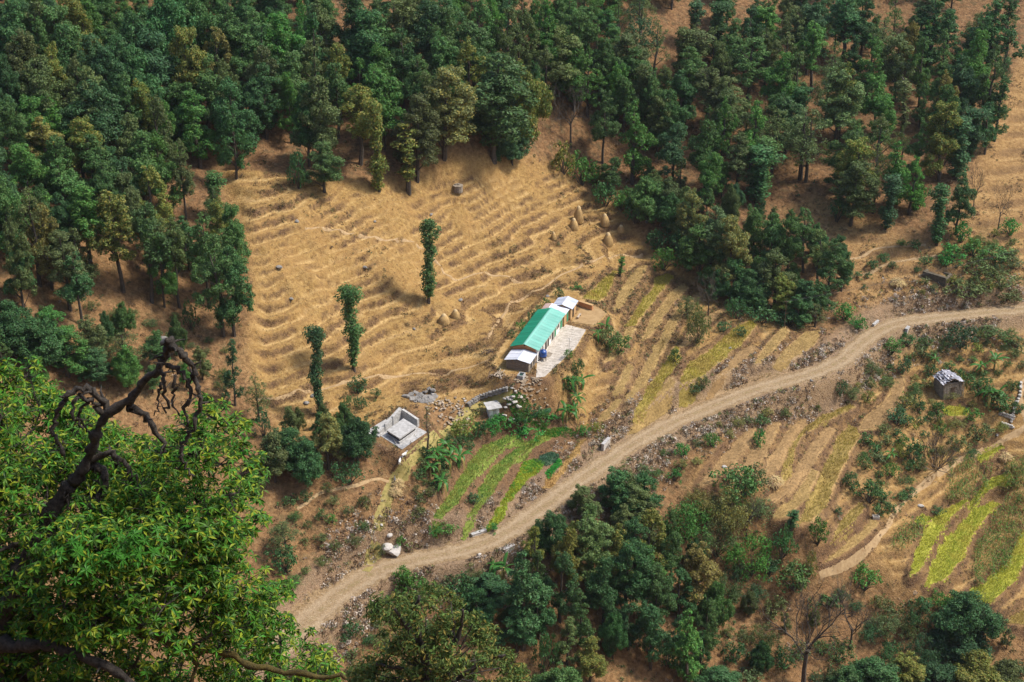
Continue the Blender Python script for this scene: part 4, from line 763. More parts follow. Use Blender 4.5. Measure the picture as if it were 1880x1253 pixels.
def croplet(pl, P, key, lab):
    lo, hi = P[:, :2].min(0) - .7, P[:, :2].max(0) + .7; dens = dict(br=3.5, dy=9, ol=10).get(key, 12); st = 1 / math.sqrt(dens)
    gx, gy = np.meshgrid(np.arange(lo[0], hi[0], st), np.arange(lo[1], hi[1], st)); gx = gx.ravel() + rg.normal(size=gx.size) * st * .35; gy = gy.ravel() + rg.normal(size=gy.size) * st * .35
    sd = inpoly(P, gx, gy); edge = (-.4 if key == 'lm' else .1 if key in ('gg', 'lg') else -.1) + (.8 if key in ('gg', 'lg', 'bg', 'eg') else 1.2) * (fbm(gx, gy, 2.4, 4) - .5); m = sd > edge; gx, gy = gx[m], gy[m]
    patch = fbm(gx + 5, gy, 4.0, 3); cl = np.array(CROPC[key]); k = np.clip((patch - .3) / .4 * len(cl) + rg.normal(size=len(gx)) * .35, 0, len(cl) - 1e-3).astype(int)
    thin = rg.random(len(gx)) < (.4 if key in ('lm', 'gg', 'lg', 'bg', 'eg') else .25 if key in ('yg', 'ol') else .02) + 1.5 * patch; gx, gy, k, patch = gx[thin], gy[thin], k[thin], patch[thin]
    C = cl[k] * (.82 + .36 * rg.random((len(gx), 1))) * (.75 + .5 * fbm(gx, gy + 40, 1.5, 2))[:, None]
    pts = np.c_[gx, gy, zt(gx, gy) - .02]
    T = DENSE if key in ('lg', 'bg', 'eg') else WHEAT; sc = (.55 if key in ('lg', 'bg', 'eg') else .55 if key in ('br', 'dy') else .95) * (.7 + .6 * rg.random(len(gx)))
    scatter(CNAME[key], pts, T, sc, C, rg, lab, 'crop')
    # soil or sward sheet under the plants
    st = .3; gx, gy = np.meshgrid(np.arange(lo[0] - st, hi[0] + st, st), np.arange(lo[1] - st, hi[1] + st, st)); sd = inpoly(P, gx, gy) + (.4 if key == 'lm' else -.1 if key in ('gg', 'lg') else .1) - (.8 if key in ('gg', 'lg', 'bg', 'eg') else 1.2) * (fbm(gx, gy, 2.4, 4) - .5)
    ins = sd > -.2; I = -np.ones(gx.shape, int); I[ins] = np.arange(ins.sum()); q = np.stack([I[:-1, :-1], I[:-1, 1:], I[1:, 1:], I[1:, :-1]], -1).reshape(-1, 4); q = q[(q >= 0).all(1)]
    if len(q):
        x, y = gx[ins], gy[ins]; c = (np.array(cl).mean(0) * .75 + np.array([.31, .20, .09]) * .12 if key in ('lm', 'gg', 'lg', 'bg', 'eg') else np.array(cl).mean(0) * .5 + np.array([.31, .20, .09]) * .42) * (.7 + .6 * fbm(x, y, 1.2, 3))[:, None]
        o = obj('terrace_ground', mesh('terrace_ground', np.c_[x, y, zt(x, y) + .05], q, M_SOILT, True, c)); tag(o, kind='structure')
m, nt, b = newmat('terrace_soil'); M_SOILT = m
a_ = node(nt, 'ShaderNodeVertexColor', layer_name='tint'); q_ = noise(nt, 2.2, 4, .7)
nt.links.new(mix(nt, 1.0, a_.outputs[0], ramp(nt, q_, [(.3, (.55, .55, .55)), (.7, (1.25, 1.25, 1.25))]), 'MULTIPLY'), b.inputs['Base Color']); b.inputs['Roughness'].default_value = .95; b.inputs['Specular IOR Level'].default_value = .08; bump(nt, b, q_, .7, .12)
for P, pl, key, lab in SPOLY: croplet(pl, P, key, lab)
# ---- scrub and grass spread by cover
CELL = np.abs(np.gradient(GX, axis=1) * np.gradient(GY, axis=0))
INSTRIP = np.full(GX.shape, -50.)
for P, pl, key, lab in SPOLY: sl = sub(P, 3); INSTRIP[sl] = np.maximum(INSTRIP[sl], inpoly(P, GX[sl], GY[sl]))
for P in (PAD, YARD, MUD, ENC): sl = sub(P, 3); INSTRIP[sl] = np.maximum(INSTRIP[sl], inpoly(P, GX[sl], GY[sl]) - .6)
fine_ = (GY > 188) & (GY < 427) & (GX > -117) & (GX < 137)
def pick(dens, n):
    d = (dens * CELL * fine_ * (INSTRIP < -.3) * (ROADD > RHW + .2)).ravel(); d = d / d.sum(); i = rg.choice(d.size, n, p=d)
    x = GX.ravel()[i] + rg.uniform(-.25, .25, n); y = GY.ravel()[i] + rg.uniform(-.25, .25, n); return np.c_[x, y, zt(x, y) - .03]
field_ = smooth(-1, 1, FIELD) * (1 - .35 * smooth(-1, 1, RTERR))
pt = pick(RISER ** 1.5 * field_ + .015 * field_, 16000); scatter('dry_grass', pt, TUFT, .4 + .65 * rg.random(len(pt)), palette(rg, len(pt), [(.24, .15, .075), (.34, .22, .10), (.17, .105, .06), (.44, .32, .14)]), rg, 'dry brown grass tufts along the terrace risers of the field', 'dry grass')
pt = pick(field_ * (.3 + fbm(GX, GY, 9, 3)) + .3 * smooth(-1, 2, UPR), 14000); scatter('straw_grass', pt, TUFT, .35 + .5 * rg.random(len(pt)), palette(rg, len(pt), [(.46, .32, .13), (.54, .40, .18), (.36, .23, .09)]), rg, 'short straw coloured grass over the dry field', 'dry grass')
pt = pick(RISER * field_ * smooth(.5, .62, noise_a) + .02 * field_ * smooth(.6, .7, noise_b), 1300); scatter('field_scrub', pt, SHRUB, .45 + .7 * rg.random(len(pt)) ** 2, palette(rg, len(pt), [(.15, .10, .06), (.20, .14, .07), (.10, .10, .05), (.16, .15, .06)]), rg, 'small brown scrub along field terrace edges', 'scrub')
bank = (smooth(RHW + 4.5, RHW + 1.6, ROADD) + .35 * smooth(RHW + 9, RHW + 4, ROADD)) * smooth(.36, .5, fbm(GX + 3, GY + 60, 6, 3)) * (GX > -30)
pt = pick(bank, 4600); scatter('roadside_scrub', pt, SHRUB, .5 + .8 * rg.random(len(pt)), palette(rg, len(pt), [(.42, .37, .30), (.52, .46, .40), (.24, .16, .10), (.16, .11, .07), (.14, .17, .06)], [2.4, 1.6, 3, 2, 1]), rg, 'pale seeding scrub along both banks of the road', 'scrub')
south = smooth(310, 290, GY - .35 * GX) * (1 - field_) * (1 - smooth(-1, 1, np.maximum(LOWR, SEAST)) * .8)
pt = pick(south * (.25 + smooth(.36, .5, fbm(GX + 40, GY, 8, 3))), 7400); scatter('hillside_scrub', pt, SHRUB, .35 + .9 * rg.random(len(pt)) ** 1.6, palette(rg, len(pt), [(.21, .135, .08), (.14, .095, .06), (.27, .19, .11), (.12, .13, .055), (.09, .14, .055), (.38, .31, .24)], [3, 3, 2, 2.4, 2, 1.1]), rg, 'brown and olive scrub over the slope below the road', 'scrub')
wood = (1 - smooth(-2, 2, np.maximum(np.maximum(FIELD, UPR), LOWR))) * (1 - smooth(310, 290, GY - .35 * GX) * .8)
pt = pick(wood * smooth(.40, .55, noise_b), 3600); scatter('forest_undergrowth', pt, SHRUB, .5 + .8 * rg.random(len(pt)), palette(rg, len(pt), [(.22, .13, .075), (.15, .10, .06), (.07, .10, .045), (.30, .20, .12), (.05, .09, .04)]), rg, 'brown undergrowth and dead leaves on the forest floor', 'undergrowth')
pt = pick(smooth(-2, 2, UPR) * smooth(.45, .6, noise_b) + RISER * smooth(-1, 2, LOWR) + RISER * smooth(-1, 2, SEAST) + .6 * RISER * smooth(-2, 1, RTERR), 4000); scatter('terrace_scrub', pt, SHRUB, .28 + .42 * rg.random(len(pt)), palette(rg, len(pt), [(.20, .13, .08), (.27, .18, .10), (.15, .105, .065), (.14, .15, .06)]), rg, 'brown scrub on the risers of the right hand terraces', 'scrub')
pt = pick(south * (.3 + fbm(GX, GY + 77, 6, 3)) + .25 * wood + .3 * bank, 17000); scatter('slope_grass', pt, TUFT, .6 + .8 * rg.random(len(pt)), palette(rg, len(pt), [(.30, .19, .10), (.40, .28, .15), (.20, .13, .075), (.46, .36, .22), (.22, .20, .07)]), rg, 'coarse dry grass over the slopes outside the fields', 'dry grass')
pt = pick(smooth(RHW + 1.4, RHW + .25, ROADD), 2600); GRAV = [tmpl(5, .3, .12, .2, rg) for _ in range(4)]; scatter('road_edge_grass', pt, TUFT, .5 + .6 * rg.random(len(pt)), palette(rg, len(pt), [(.38, .27, .12), (.26, .18, .09), (.24, .22, .07)]), rg, 'ragged dry grass along the edges of the dirt road', 'dry grass')
# ================================================================== buildings and made things
M_WHITE = simple('white_plaster', (.62, .60, .56), (.80, .79, .76), 1.5, .9, .15)
M_MUD = simple('ochre_mud_wall', (.36, .22, .10), (.50, .33, .16), 1.8, .95)
M_STONE = simple('grey_brown_stone', (.13, .105, .08), (.33, .28, .22), 2.2, .95, .8, .08)
M_RUB = simple('tan_rubble', (.18, .135, .09), (.36, .285, .20), 2.5, .95, .6, .05)
M_STONED = simple('mossy_dark_stone', (.05, .045, .03), (.17, .14, .10), 2.0, .95, .8, .08)
M_PALE = simple('pale_stone', (.32, .30, .27), (.56, .53, .49), 2.5, .95, .6, .05)
M_CONC = simple('weathered_concrete', (.24, .235, .225), (.50, .49, .48), 1.6, .9, .3)
M_SLATE = simple('pale_slate', (.22, .22, .25), (.50, .50, .55), 3.0, .7, .5)
M_TINW = simple('white_tin_sheet', (.50, .52, .58), (.70, .71, .76), .8, .45, .1, .01, .5)
M_TINB = simple('bluish_tin_sheet', (.42, .47, .58), (.58, .62, .72), .8, .42, .1, .01, .5)
M_TING_SHADE = simple('shaded_sea_green_tin_sheet', (.006, .19, .105), (.014, .25, .15), .7, .42, .1, .01, .5)
M_TING_LIT = simple('sunlit_sea_green_tin_sheet', (.13, .38, .31), (.21, .47, .40), .9, .42, .1, .01, .5)
def tin(name, c0, c1, stain, amt):
    m, nt, b = newmat(name); f = noise(nt, .8, 5, .65); tc = node(nt, 'ShaderNodeTexCoord'); mp = node(nt, 'ShaderNodeMapping'); mp.inputs['Scale'].default_value = (2.6, .35, .35); nt.links.new(tc.outputs['Object'], mp.inputs[0])
    oi = node(nt, 'ShaderNodeObjectInfo'); ad = node(nt, 'ShaderNodeVectorMath', operation='ADD'); nt.links.new(mp.outputs[0], ad.inputs[0]); cb = node(nt, 'ShaderNodeCombineXYZ'); nt.links.new(math_(nt, 'MULTIPLY', oi.outputs['Random'], 40.0), cb.inputs[0]); nt.links.new(cb.outputs[0], ad.inputs[1])
    st = noise(nt, 1.6, 5, .7, vec=ad.outputs[0]); c = ramp(nt, f, [(.3, c0), (.7, c1)]); c = mix(nt, ramp(nt, st, [(.52, (0, 0, 0)), (.74, (amt, amt, amt))]), c, stain)
    h = node(nt, 'ShaderNodeHueSaturation'); nt.links.new(c, h.inputs['Color']); nt.links.new(math_(nt, 'ADD', math_(nt, 'MULTIPLY', oi.outputs['Random'], .22), .89), h.inputs['Value'])
    nt.links.new(h.outputs[0], b.inputs['Base Color']); b.inputs['Roughness'].default_value = .5; b.inputs['Specular IOR Level'].default_value = .35; return m
M_TINW = tin('white_tin_sheet', (.50, .52, .58), (.70, .71, .76), (.38, .33, .29), .5)
M_TINB = tin('bluish_tin_sheet', (.40, .45, .55), (.56, .60, .70), (.30, .27, .26), .6)
M_TING_SHADE = tin('shaded_sea_green_tin_sheet', (.006, .19, .105), (.014, .25, .15), (.05, .16, .11), .5)  # back slope of the house: same green, its shade put into the colour
M_TING_LIT = tin('sunlit_sea_green_tin_sheet', (.12, .37, .30), (.20, .46, .39), (.24, .34, .29), .7)  # front slope and ridge cap: same green, lightened to paint in the sunlight
M_RUST = simple('rusty_tin_sheet', (.30, .12, .06), (.66, .60, .60), 1.6, .7, .2)
M_ORANGE = simple('orange_clay', (.42, .19, .085), (.56, .29, .14), 1.5)
M_WOODD = simple('dark_wood', (.05, .035, .025), (.14, .09, .06), 3.0)
M_WOODP = simple('pale_dry_wood', (.30, .23, .16), (.52, .44, .35), 3.0)
M_DOOR = simple('green_painted_wood', (.03, .20, .10), (.05, .27, .14), 2.0, .6, .2)
M_DARK = simple('dark_opening', (.012, .012, .012), (.03, .028, .025), 2.0, .6, 0)
M_BLUE = simple('blue_plastic', (.01, .05, .22), (.02, .08, .30), 1.0, .35, 0, spec=.5)
M_BLACK = simple('black_plastic', (.012, .012, .014), (.03, .03, .032), 1.0, .4, 0)
M_PAVE = simple('stone_paving', (.30, .26, .21), (.55, .50, .44), 1.6, .95, .5)
M_STRAW = simple('straw', (.36, .23, .09), (.50, .34, .15), 5.0, .95, .9, .06)
M_STRAWP = simple('pale_bundled_straw', (.44, .32, .16), (.58, .44, .25), 5.0, .95, .9, .06)
M_ROCKG = simple('grey_boulder', (.12, .115, .105), (.32, .30, .28), 1.5, .95, .8, .08)
M_WATER = simple('dark_trough_water', (.02, .05, .045), (.03, .07, .06), 2.0, .15, 0)
AX = R(71.0)
def corrug(L, W, n, amp=.018):
    """one corrugated sheet: L down the slope (y), W along the eave (x)"""
    x = np.linspace(0, W, n * 4 + 1); z = amp * np.cos(x / W * n * 2 * math.pi); V = [(a, 0, c) for a, c in zip(x, z)] + [(a, L, c) for a, c in zip(x, z)]; k = len(x)
    return V, np.array([(i, i + 1, k + i + 1, k + i) for i in range(k - 1)])
def sheets(parent, x0, x1, ridge, half, zr, drop, side, mat, nsh, over=.25):
    """a slope laid in separate corrugated sheets; side -1 is the front (right), +1 the back"""
    roof = MB(); L = math.hypot(half + over, drop * (half + over) / half); ang = math.atan2(drop, half); W = (x1 - x0) / nsh
    V, F = corrug(L, W + .06, 5); V = np.array(V); V = np.c_[V[:, 0], V[:, 1] * math.cos(ang) * side, V[:, 2] - V[:, 1] * math.sin(ang)]
    me = mesh('roof_sheet', V, F, mat, True); out = []
    for i in range(nsh):
        o = obj('roof_sheet', me, parent, loc=(x0 + i * W, ridge, zr + (.012 if i % 2 else 0) + random.uniform(-.004, .004))); out.append(o)
    return out
# ---- the long green roofed house: local x runs along the ridge away from the viewer, local y to the back
RZ = 3.3; p0 = on_level(963.4, 631.0, RZ); HO = (p0[0], p0[1], -.05)
h = empty('long_house', HO, AX); tag(h, 'long house with sea green tin roof and white front wall', 'house')
HL, HW = 15.4, 2.6
m_ = MB(); wt = 2.35
m_.box(.15, HL - .15, -2.3, -2.05, -.4, wt); m_.build('front_wall', M_WHITE, h)
MB().box(.15, HL - .15, 2.05, 2.3, -.4, wt).build('back_wall', M_MUD, h)
for x in (.15, HL - .4):
    g_ = MB(); g_.add([(x, -2.05, -.4), (x, 2.05, -.4), (x, 2.05, wt), (x, 0, RZ - .12), (x, -2.05, wt), (x + .25, -2.05, -.4), (x + .25, 2.05, -.4), (x + .25, 2.05, wt), (x + .25, 0, RZ - .12), (x + .25, -2.05, wt)], [(0, 1, 2, 3, 4), (9, 8, 7, 6, 5), (0, 5, 6, 1), (1, 6, 7, 2), (2, 7, 8, 3), (3, 8, 9, 4), (4, 9, 5, 0)]).build('gable_wall', M_ORANGE, h)
rf = empty('roof', (0, 0, 0)); rf.parent = h
sheets(rf, -.25, HL + .2, 0, HW, RZ, .82, -1, M_TING_LIT, 15, .15); sheets(rf, -.25, HL + .2, 0, HW, RZ, .82, 1, M_TING_SHADE, 15, .15)
MB().add([(-.3, -.28, RZ - .045), (-.3, 0, RZ + .05), (-.3, .28, RZ - .045), (HL + .25, -.28, RZ - .045), (HL + .25, 0, RZ + .05), (HL + .25, .28, RZ - .045)], [(0, 3, 4, 1), (1, 4, 5, 2)]).build('ridge_cap', M_TING_LIT, rf)
MB().box(-.22, HL + .15, -2.74, -2.68, 2.30, 2.40).build('fascia_board', M_WOODP, rf)
MB().box(-.2, .0, -.12, .12, 2.9, 3.15).build('ridge_beam', M_WOODD, rf)
for x, w_, hh, mt in [(1.6, .8, 1.9, M_BLUE), (4.6, .9, 1.9, M_DARK), (6.1, .7, 1.9, M_DARK), (8.6, .9, 1.95, M_DARK), (10.1, .95, 1.95, M_DOOR), (13.6, 1.3, 2.0, M_DOOR)]:
    d = MB().box(x, x + w_, -2.36, -2.31, .05, hh).build('door', mt, h); MB().box(x - .09, x, -2.38, -2.31, .0, hh + .08).box(x + w_, x + w_ + .09, -2.38, -2.31, .0, hh + .08).box(x, x + w_, -2.38, -2.31, hh, hh + .08).build('door_frame', M_WOODP, d)
for x in (3.1, 7.4, 11.6, 12.5):
    d = MB().box(x, x + .55, -2.345, -2.31, 1.0, 1.75).build('window', M_DARK, h); MB().box(x - .06, x + .61, -2.37, -2.346, .93, 1.0).build('sill', M_WOODP, d); MB().box(x + .25, x + .30, -2.375, -2.346, 1.0, 1.75).build('mullion', M_DOOR, d)
MB().box(.2, HL - .2, -2.8, -2.31, -.4, -.12).build('veranda', M_PAVE, h)
for i in range(5): MB().box(3.0, 4.6, -2.98 - .28 * (i + 1), -2.98 - .28 * i, -.5, -.02 - .09 * i).build('step', M_STONE, h)
# ---- white roofed stone shed against the near gable
s_ = empty('stone_shed', tuple(np.array(HO) + np.array([math.cos(AX), math.sin(AX), 0]) * -4.15), AX); tag(s_, 'stone shed with white tin roof at the near end of the house', 'shed')
MB().box(.1, 4.0, -2.1, -1.8, -.7, 1.62).build('front_wall', M_STONE, s_); MB().box(.1, 4.0, 1.8, 2.1, -.7, 1.62).build('back_wall', M_STONE, s_)
g_ = MB(); x = .1; g_.add([(x, -1.8, -.7), (x, 1.8, -.7), (x, 1.8, 1.62), (x, 0, 2.08), (x, -1.8, 1.62), (x + .35, -1.8, -.7), (x + .35, 1.8, -.7), (x + .35, 1.8, 1.62), (x + .35, 0, 2.08), (x + .35, -1.8, 1.62)], [(0, 1, 2, 3, 4), (9, 8, 7, 6, 5), (0, 5, 6, 1), (1, 6, 7, 2), (2, 7, 8, 3), (3, 8, 9, 4), (4, 9, 5, 0)])
gw = g_.build('gable_wall', M_STONE, s_)
st_me = []
for k in range(5):
    b_ = bmesh.new(); bmesh.ops.create_cube(b_, size=1.0); bmesh.ops.bevel(b_, geom=b_.edges[:], offset=.16, segments=1, affect='EDGES')
    rr = np.random.default_rng(k + 3)
    for v in b_.verts: v.co = Vector(np.array(v.co) + rr.normal(size=3) * .05)
    for_stone = bpy.data.meshes.new('stone'); b_.to_mesh(for_stone); b_.free(); for_stone.materials.append(M_STONE); st_me.append(for_stone)
for r_ in range(7):
    y = -1.95
    while y < 1.75:
        w_ = random.uniform(.38, .7); z = -.45 + r_ * .36; 
        if z + .2 < 2.05 - abs(y + w_ / 2) * .25: o = obj('stone', random.choice(st_me), gw, loc=(.09, y + w_ / 2, z)); o.scale = (.16, w_ * .95, .33)
        y += w_
rf = empty('roof', (0, 0, 0)); rf.parent = s_
sheets(rf, -.1, 4.0, 0, 2.25, 2.22, .42, -1, M_TINW, 5, .2); sheets(rf, -.1, 4.0, 0, 2.25, 2.22, .42, 1, M_TINW, 5, .2)
MB().add([(-.1, -.16, 2.22), (-.1, 0, 2.27), (-.1, .16, 2.22), (4.0, -.16, 2.22), (4.0, 0, 2.27), (4.0, .16, 2.22)], [(0, 3, 4, 1), (1, 4, 5, 2)]).build('ridge_cap', M_TINB, rf)
for x in (1.2, 2.7): MB().box(x, x + .6, -2.16, -2.11, .2, 1.3).build('window', M_DARK, s_)
# ---- low linking roof and the bluish annex at the far end
s_ = empty('lean_to', tuple(np.array(HO) + np.array([math.cos(AX), math.sin(AX), 0]) * (HL + .1)), AX); tag(s_, 'low mud walled lean-to with rusty white tin between house and annex', 'lean-to')
MB().box(.1, 2.9, -2.5, -2.2, -.4, 2.1).build('front_wall', M_MUD, s_); MB().box(.1, 2.9, .9, 1.2, -.4, 2.4).build('back_wall', M_MUD, s_)
rf = empty('roof', (0, 0, 0)); rf.parent = s_
sheets(rf, .12, 3.0, .9, 3.6, 2.72, .5, -1, M_TINW, 3, .05); sheets(rf, .12, 3.0, 1.0, .9, 2.72, .2, 1, M_RUST, 3, .2)
d = MB().box(1.6, 2.5, -2.56, -2.51, .0, 1.8).build('door', M_DOOR, s_)
an = np.array(HO) + np.array([math.cos(AX), math.sin(AX), 0]) * (HL + 2.9) + np.array([math.sin(AX), -math.cos(AX), 0]) * 1.25
s_ = empty('annex', tuple(an), AX); tag(s_, 'small mud walled annex with bluish grey tin gable roof', 'annex')
MB().box(.1, 3.5, -1.65, -1.4, -.4, 2.2).build('front_wall', M_MUD, s_); MB().box(.1, 3.5, 1.4, 1.65, -.4, 2.2).build('back_wall', M_MUD, s_)
for x in (.1, 3.25): MB().add([(x, -1.4, -.4), (x, 1.4, -.4), (x, 1.4, 2.2), (x, 0, 2.75), (x, -1.4, 2.2), (x + .25, -1.4, -.4), (x + .25, 1.4, -.4), (x + .25, 1.4, 2.2), (x + .25, 0, 2.75), (x + .25, -1.4, 2.2)], [(0, 1, 2, 3, 4), (9, 8, 7, 6, 5), (0, 5, 6, 1), (1, 6, 7, 2), (2, 7, 8, 3), (3, 8, 9, 4), (4, 9, 5, 0)]).build('gable_wall', M_MUD, s_)
rf = empty('roof', (0, 0, 0)); rf.parent = s_
sheets(rf, -.1, 3.75, 0, 1.9, 2.92, .6, -1, M_TINB, 4, .15); sheets(rf, -.1, 3.75, 0, 1.9, 2.92, .6, 1, M_TINB, 4, .15)
MB().add([(-.12, -.22, 2.90), (-.12, 0, 2.98), (-.12, .22, 2.90), (3.77, -.22, 2.90), (3.77, 0, 2.98), (3.77, .22, 2.90)], [(0, 3, 4, 1), (1, 4, 5, 2)]).build('ridge_cap', M_TINW, rf)
MB().box(1.2, 2.0, -1.71, -1.66, .0, 1.75).build('door', M_DARK, s_)
# ---- yards
def slab(name, P, mat, t, lift=.05): return MB().prism([tuple(p[:2]) for p in P], float(P[0][2]) - t, float(P[0][2]) + lift).build(name, mat)
tag(slab('stone_yard', YARD, M_PAVE, .9), kind='structure'); tag(slab('mud_yard', MUD, simple('beaten_mud', (.27, .17, .075), (.40, .27, .13), .8), .4, .06), kind='structure')
pv = MB(); cP = YARD[:, :2].mean(0); ca, sa = math.cos(AX), math.sin(AX); i0 = 0
for a in np.arange(-14, 14, .95):
    for b in np.arange(-5, 5, .72):
        x = cP[0] + a * ca - b * sa + random.uniform(-.1, .1); y = cP[1] + a * sa + b * ca + random.uniform(-.1, .1)
        if inpoly(YARD, np.array([x]), np.array([y]))[0] > .45:
            w_, l_ = random.uniform(.28, .33), random.uniform(.38, .45); q = [(-l_, -w_), (l_, -w_), (l_, w_), (-l_, w_)]
            pv.prism([(x + ca * s - sa * t, y + sa * s + ca * t) for s, t in q], -.31, -.275 + random.uniform(-.012, .02))
tag(pv.build('paving_stones', M_PAVE), 'worn stone slabs paving the long yard before the house', 'paving', kind='stuff')
# retaining wall of the yard, stone by stone
def stone_wall(name, pts, h, thick, label, mat_meshes, rows=2, on=None, lean=0):
    P = np.array(pts, float); b0 = P[0].copy(); e = empty(name, tuple(b0)); tag(e, label, 'stone wall'); seg = np.linalg.norm(np.diff(P[:, :2], axis=0), axis=1); cum = np.r_[0, np.cumsum(seg)]
    for r_ in range(rows):
        s = -random.random() * .3
        while s < cum[-1]:
            w_ = random.uniform(.3, .9); q = np.clip(s + w_ / 2, 0, cum[-1]); x = np.interp(q, cum, P[:, 0]); y = np.interp(q, cum, P[:, 1]); z = np.interp(q, cum, P[:, 2]) if on is None else on
            k = min(np.searchsorted(cum, q, side='right') - 1, len(seg) - 1); d = P[k + 1] - P[k]; hh = h / rows
            o = obj('stone', random.choice(mat_meshes), e, loc=(x - b0[0], y - b0[1], z - b0[2] + hh * (r_ + .42)), rz=math.atan2(d[1], d[0]) + random.uniform(-.12, .12)); o.scale = (w_, thick * random.uniform(.85, 1.15), hh * random.uniform(.75, 1.35)); o.rotation_euler.x = random.uniform(-.15, .15); o.rotation_euler.y = random.uniform(-.15, .15); s += w_ * .98
    return e
def recol(mat): 
    out = []
    for me in st_me: c = me.copy(); c.materials.clear(); c.materials.append(mat); out.append(c)
    return out
ST_P = recol(M_PALE); ST_G = recol(M_ROCKG); ST_R = recol(M_RUB)
stone_wall('stone_wall', pixs([(860,747),(880,733),(905,726),(930,719)]), .9, .6, 'low curved dry stone wall behind the small white shed', ST_G, 2)
stone_wall('stone_wall', pixs([(1874,704),(1872,730),(1862,752),(1857,775)]), .8, .5, 'pale dry stone wall along the footpath at the right edge', ST_P, 2)
stone_wall('stone_wall', pixs([(1836,762),(1848,766),(1860,770)]), .8, .5, 'short pale wall spur, upper one by the right footpath', ST_P, 2)
stone_wall('stone_wall', pixs([(1838,780),(1848,784),(1858,786)]), .7, .5, 'short pale wall spur, lower one by the right footpath', ST_P, 2)
yw = [YARD[1], YARD[2], YARD[3]]; stone_wall('retaining_wall', [(p[0], p[1], -1.5) for p in yw], 1.1, .5, 'stone retaining wall under the outer edge of the yard', st_me, 3)
# ---- small yard things
def at(u, v): return pix(u, v)
t0 = on_level(986.5, 655, 0.0) if False else on_level(997.0, 659.0, 0.0)
e = empty('water_tank', (t0[0], t0[1], -.05)); tag(e, 'blue plastic water tank on a dark stand beside the house', 'water tank')
th = np.linspace(0, 6.283, 15)[:-1]; b_ = MB(); prof = [(.02, .55), (.62, .55), (.66, .62), (.66, 1.0), (.62, 1.05), (.66, 1.1), (.66, 1.5), (.5, 1.72), (.22, 1.8), (.22, 1.9), (.02, 1.92)]
V = [(r * math.cos(a), r * math.sin(a), z) for r, z in prof for a in th]; n = 14; b_.add(V, [(i * n + j, i * n + (j + 1) % n, (i + 1) * n + (j + 1) % n, (i + 1) * n + j) for i in range(len(prof) - 1) for j in range(n)]).build('tank_body', M_BLUE, e, True)
MB().box(-.6, .6, -.6, .6, .42, .55).build('platform', M_WOODD, e)
for x in (-.5, .5):
    for y in (-.5, .5): MB().box(x - .06, x + .06, y - .06, y + .06, -.1, .42).build('leg', M_WOODD, e)
e = empty('water_trough', tuple(at(957, 694)), AX); tag(e, 'open concrete water trough in front of the stone shed gable', 'trough')
MB().box(-.75, .75, -.55, -.4, -.15, .75).box(-.75, .75, .4, .55, -.15, .75).box(-.75, -.6, -.4, .4, -.15, .75).box(.6, .75, -.4, .4, -.15, .75).box(-.6, .6, -.4, .4, -.15, .2).build('basin', M_CONC, e); MB().box(-.6, .6, -.4, .4, .2, .5).build('water', M_WATER, e)
e = empty('pole', tuple(on_level(1045, 644, -.33))); tag(e, 'thin pole with cross bar standing in the stone yard', 'pole'); MB().tube([(0, 0, -.2), (0, 0, 2.6)], .04, 6).build('shaft', M_CONC, e); MB().tube([(-.5, 0, 2.35), (.5, 0, 2.35)], .03, 5).build('cross_bar', M_CONC, e)
e = empty('low_wall', tuple(on_level(1063, 560, 0.0)), 0); w1 = on_level(1063, 560, 0.0); w2 = on_level(1088, 569, -.1); tag(e, 'low orange clay wall beside the grey annex', 'wall'); d = w2 - w1
a_ = math.atan2(d[1], d[0]); e.rotation_euler.z = a_; L_ = math.hypot(d[0], d[1]); MB().box(0, L_, -.25, .25, -.5, .8).build('wall_body', M_ORANGE, e); MB().box(-.05, L_ + .05, -.32, .32, .8, .9).build('coping', M_MUD, e)
e = empty('bench', tuple(on_level(1063, 583, -.15)), AX); tag(e, 'plain wooden bench before the lean-to', 'bench'); MB().box(-.9, .9, -.2, .2, .38, .45).build('seat', M_WOODP, e)
for x in (-.7, .7): MB().box(x - .06, x + .06, -.17, .17, 0, .38).build('leg', M_WOODP, e)
# woodpile of loose poles
def pole_pile(u, v, n, L, mat, label, name='wood_pile'):
    b0 = at(u, v); e = empty(name, tuple(b0)); tag(e, label, 'wood pile')
    for i in range(n):
        a = random.uniform(0, 3.14); l = L * random.uniform(.5, 1); x, y = random.gauss(0, .5), random.gauss(0, .5); z = .12 + .6 * i / n * .8
        MB().tube([(x - math.cos(a) * l / 2, y - math.sin(a) * l / 2, z), (x + math.cos(a) * l / 2, y + math.sin(a) * l / 2, z + random.uniform(-.1, .35))], random.uniform(.04, .08), 5).build('log', mat if i % 3 else M_WOODD, e)
pole_pile(915, 692, 18, 2.8, M_WOODP, 'heap of loose sticks left of the water trough'); pole_pile(897, 648, 10, 1.8, M_WOODD, 'small heap of branches behind the stone shed')
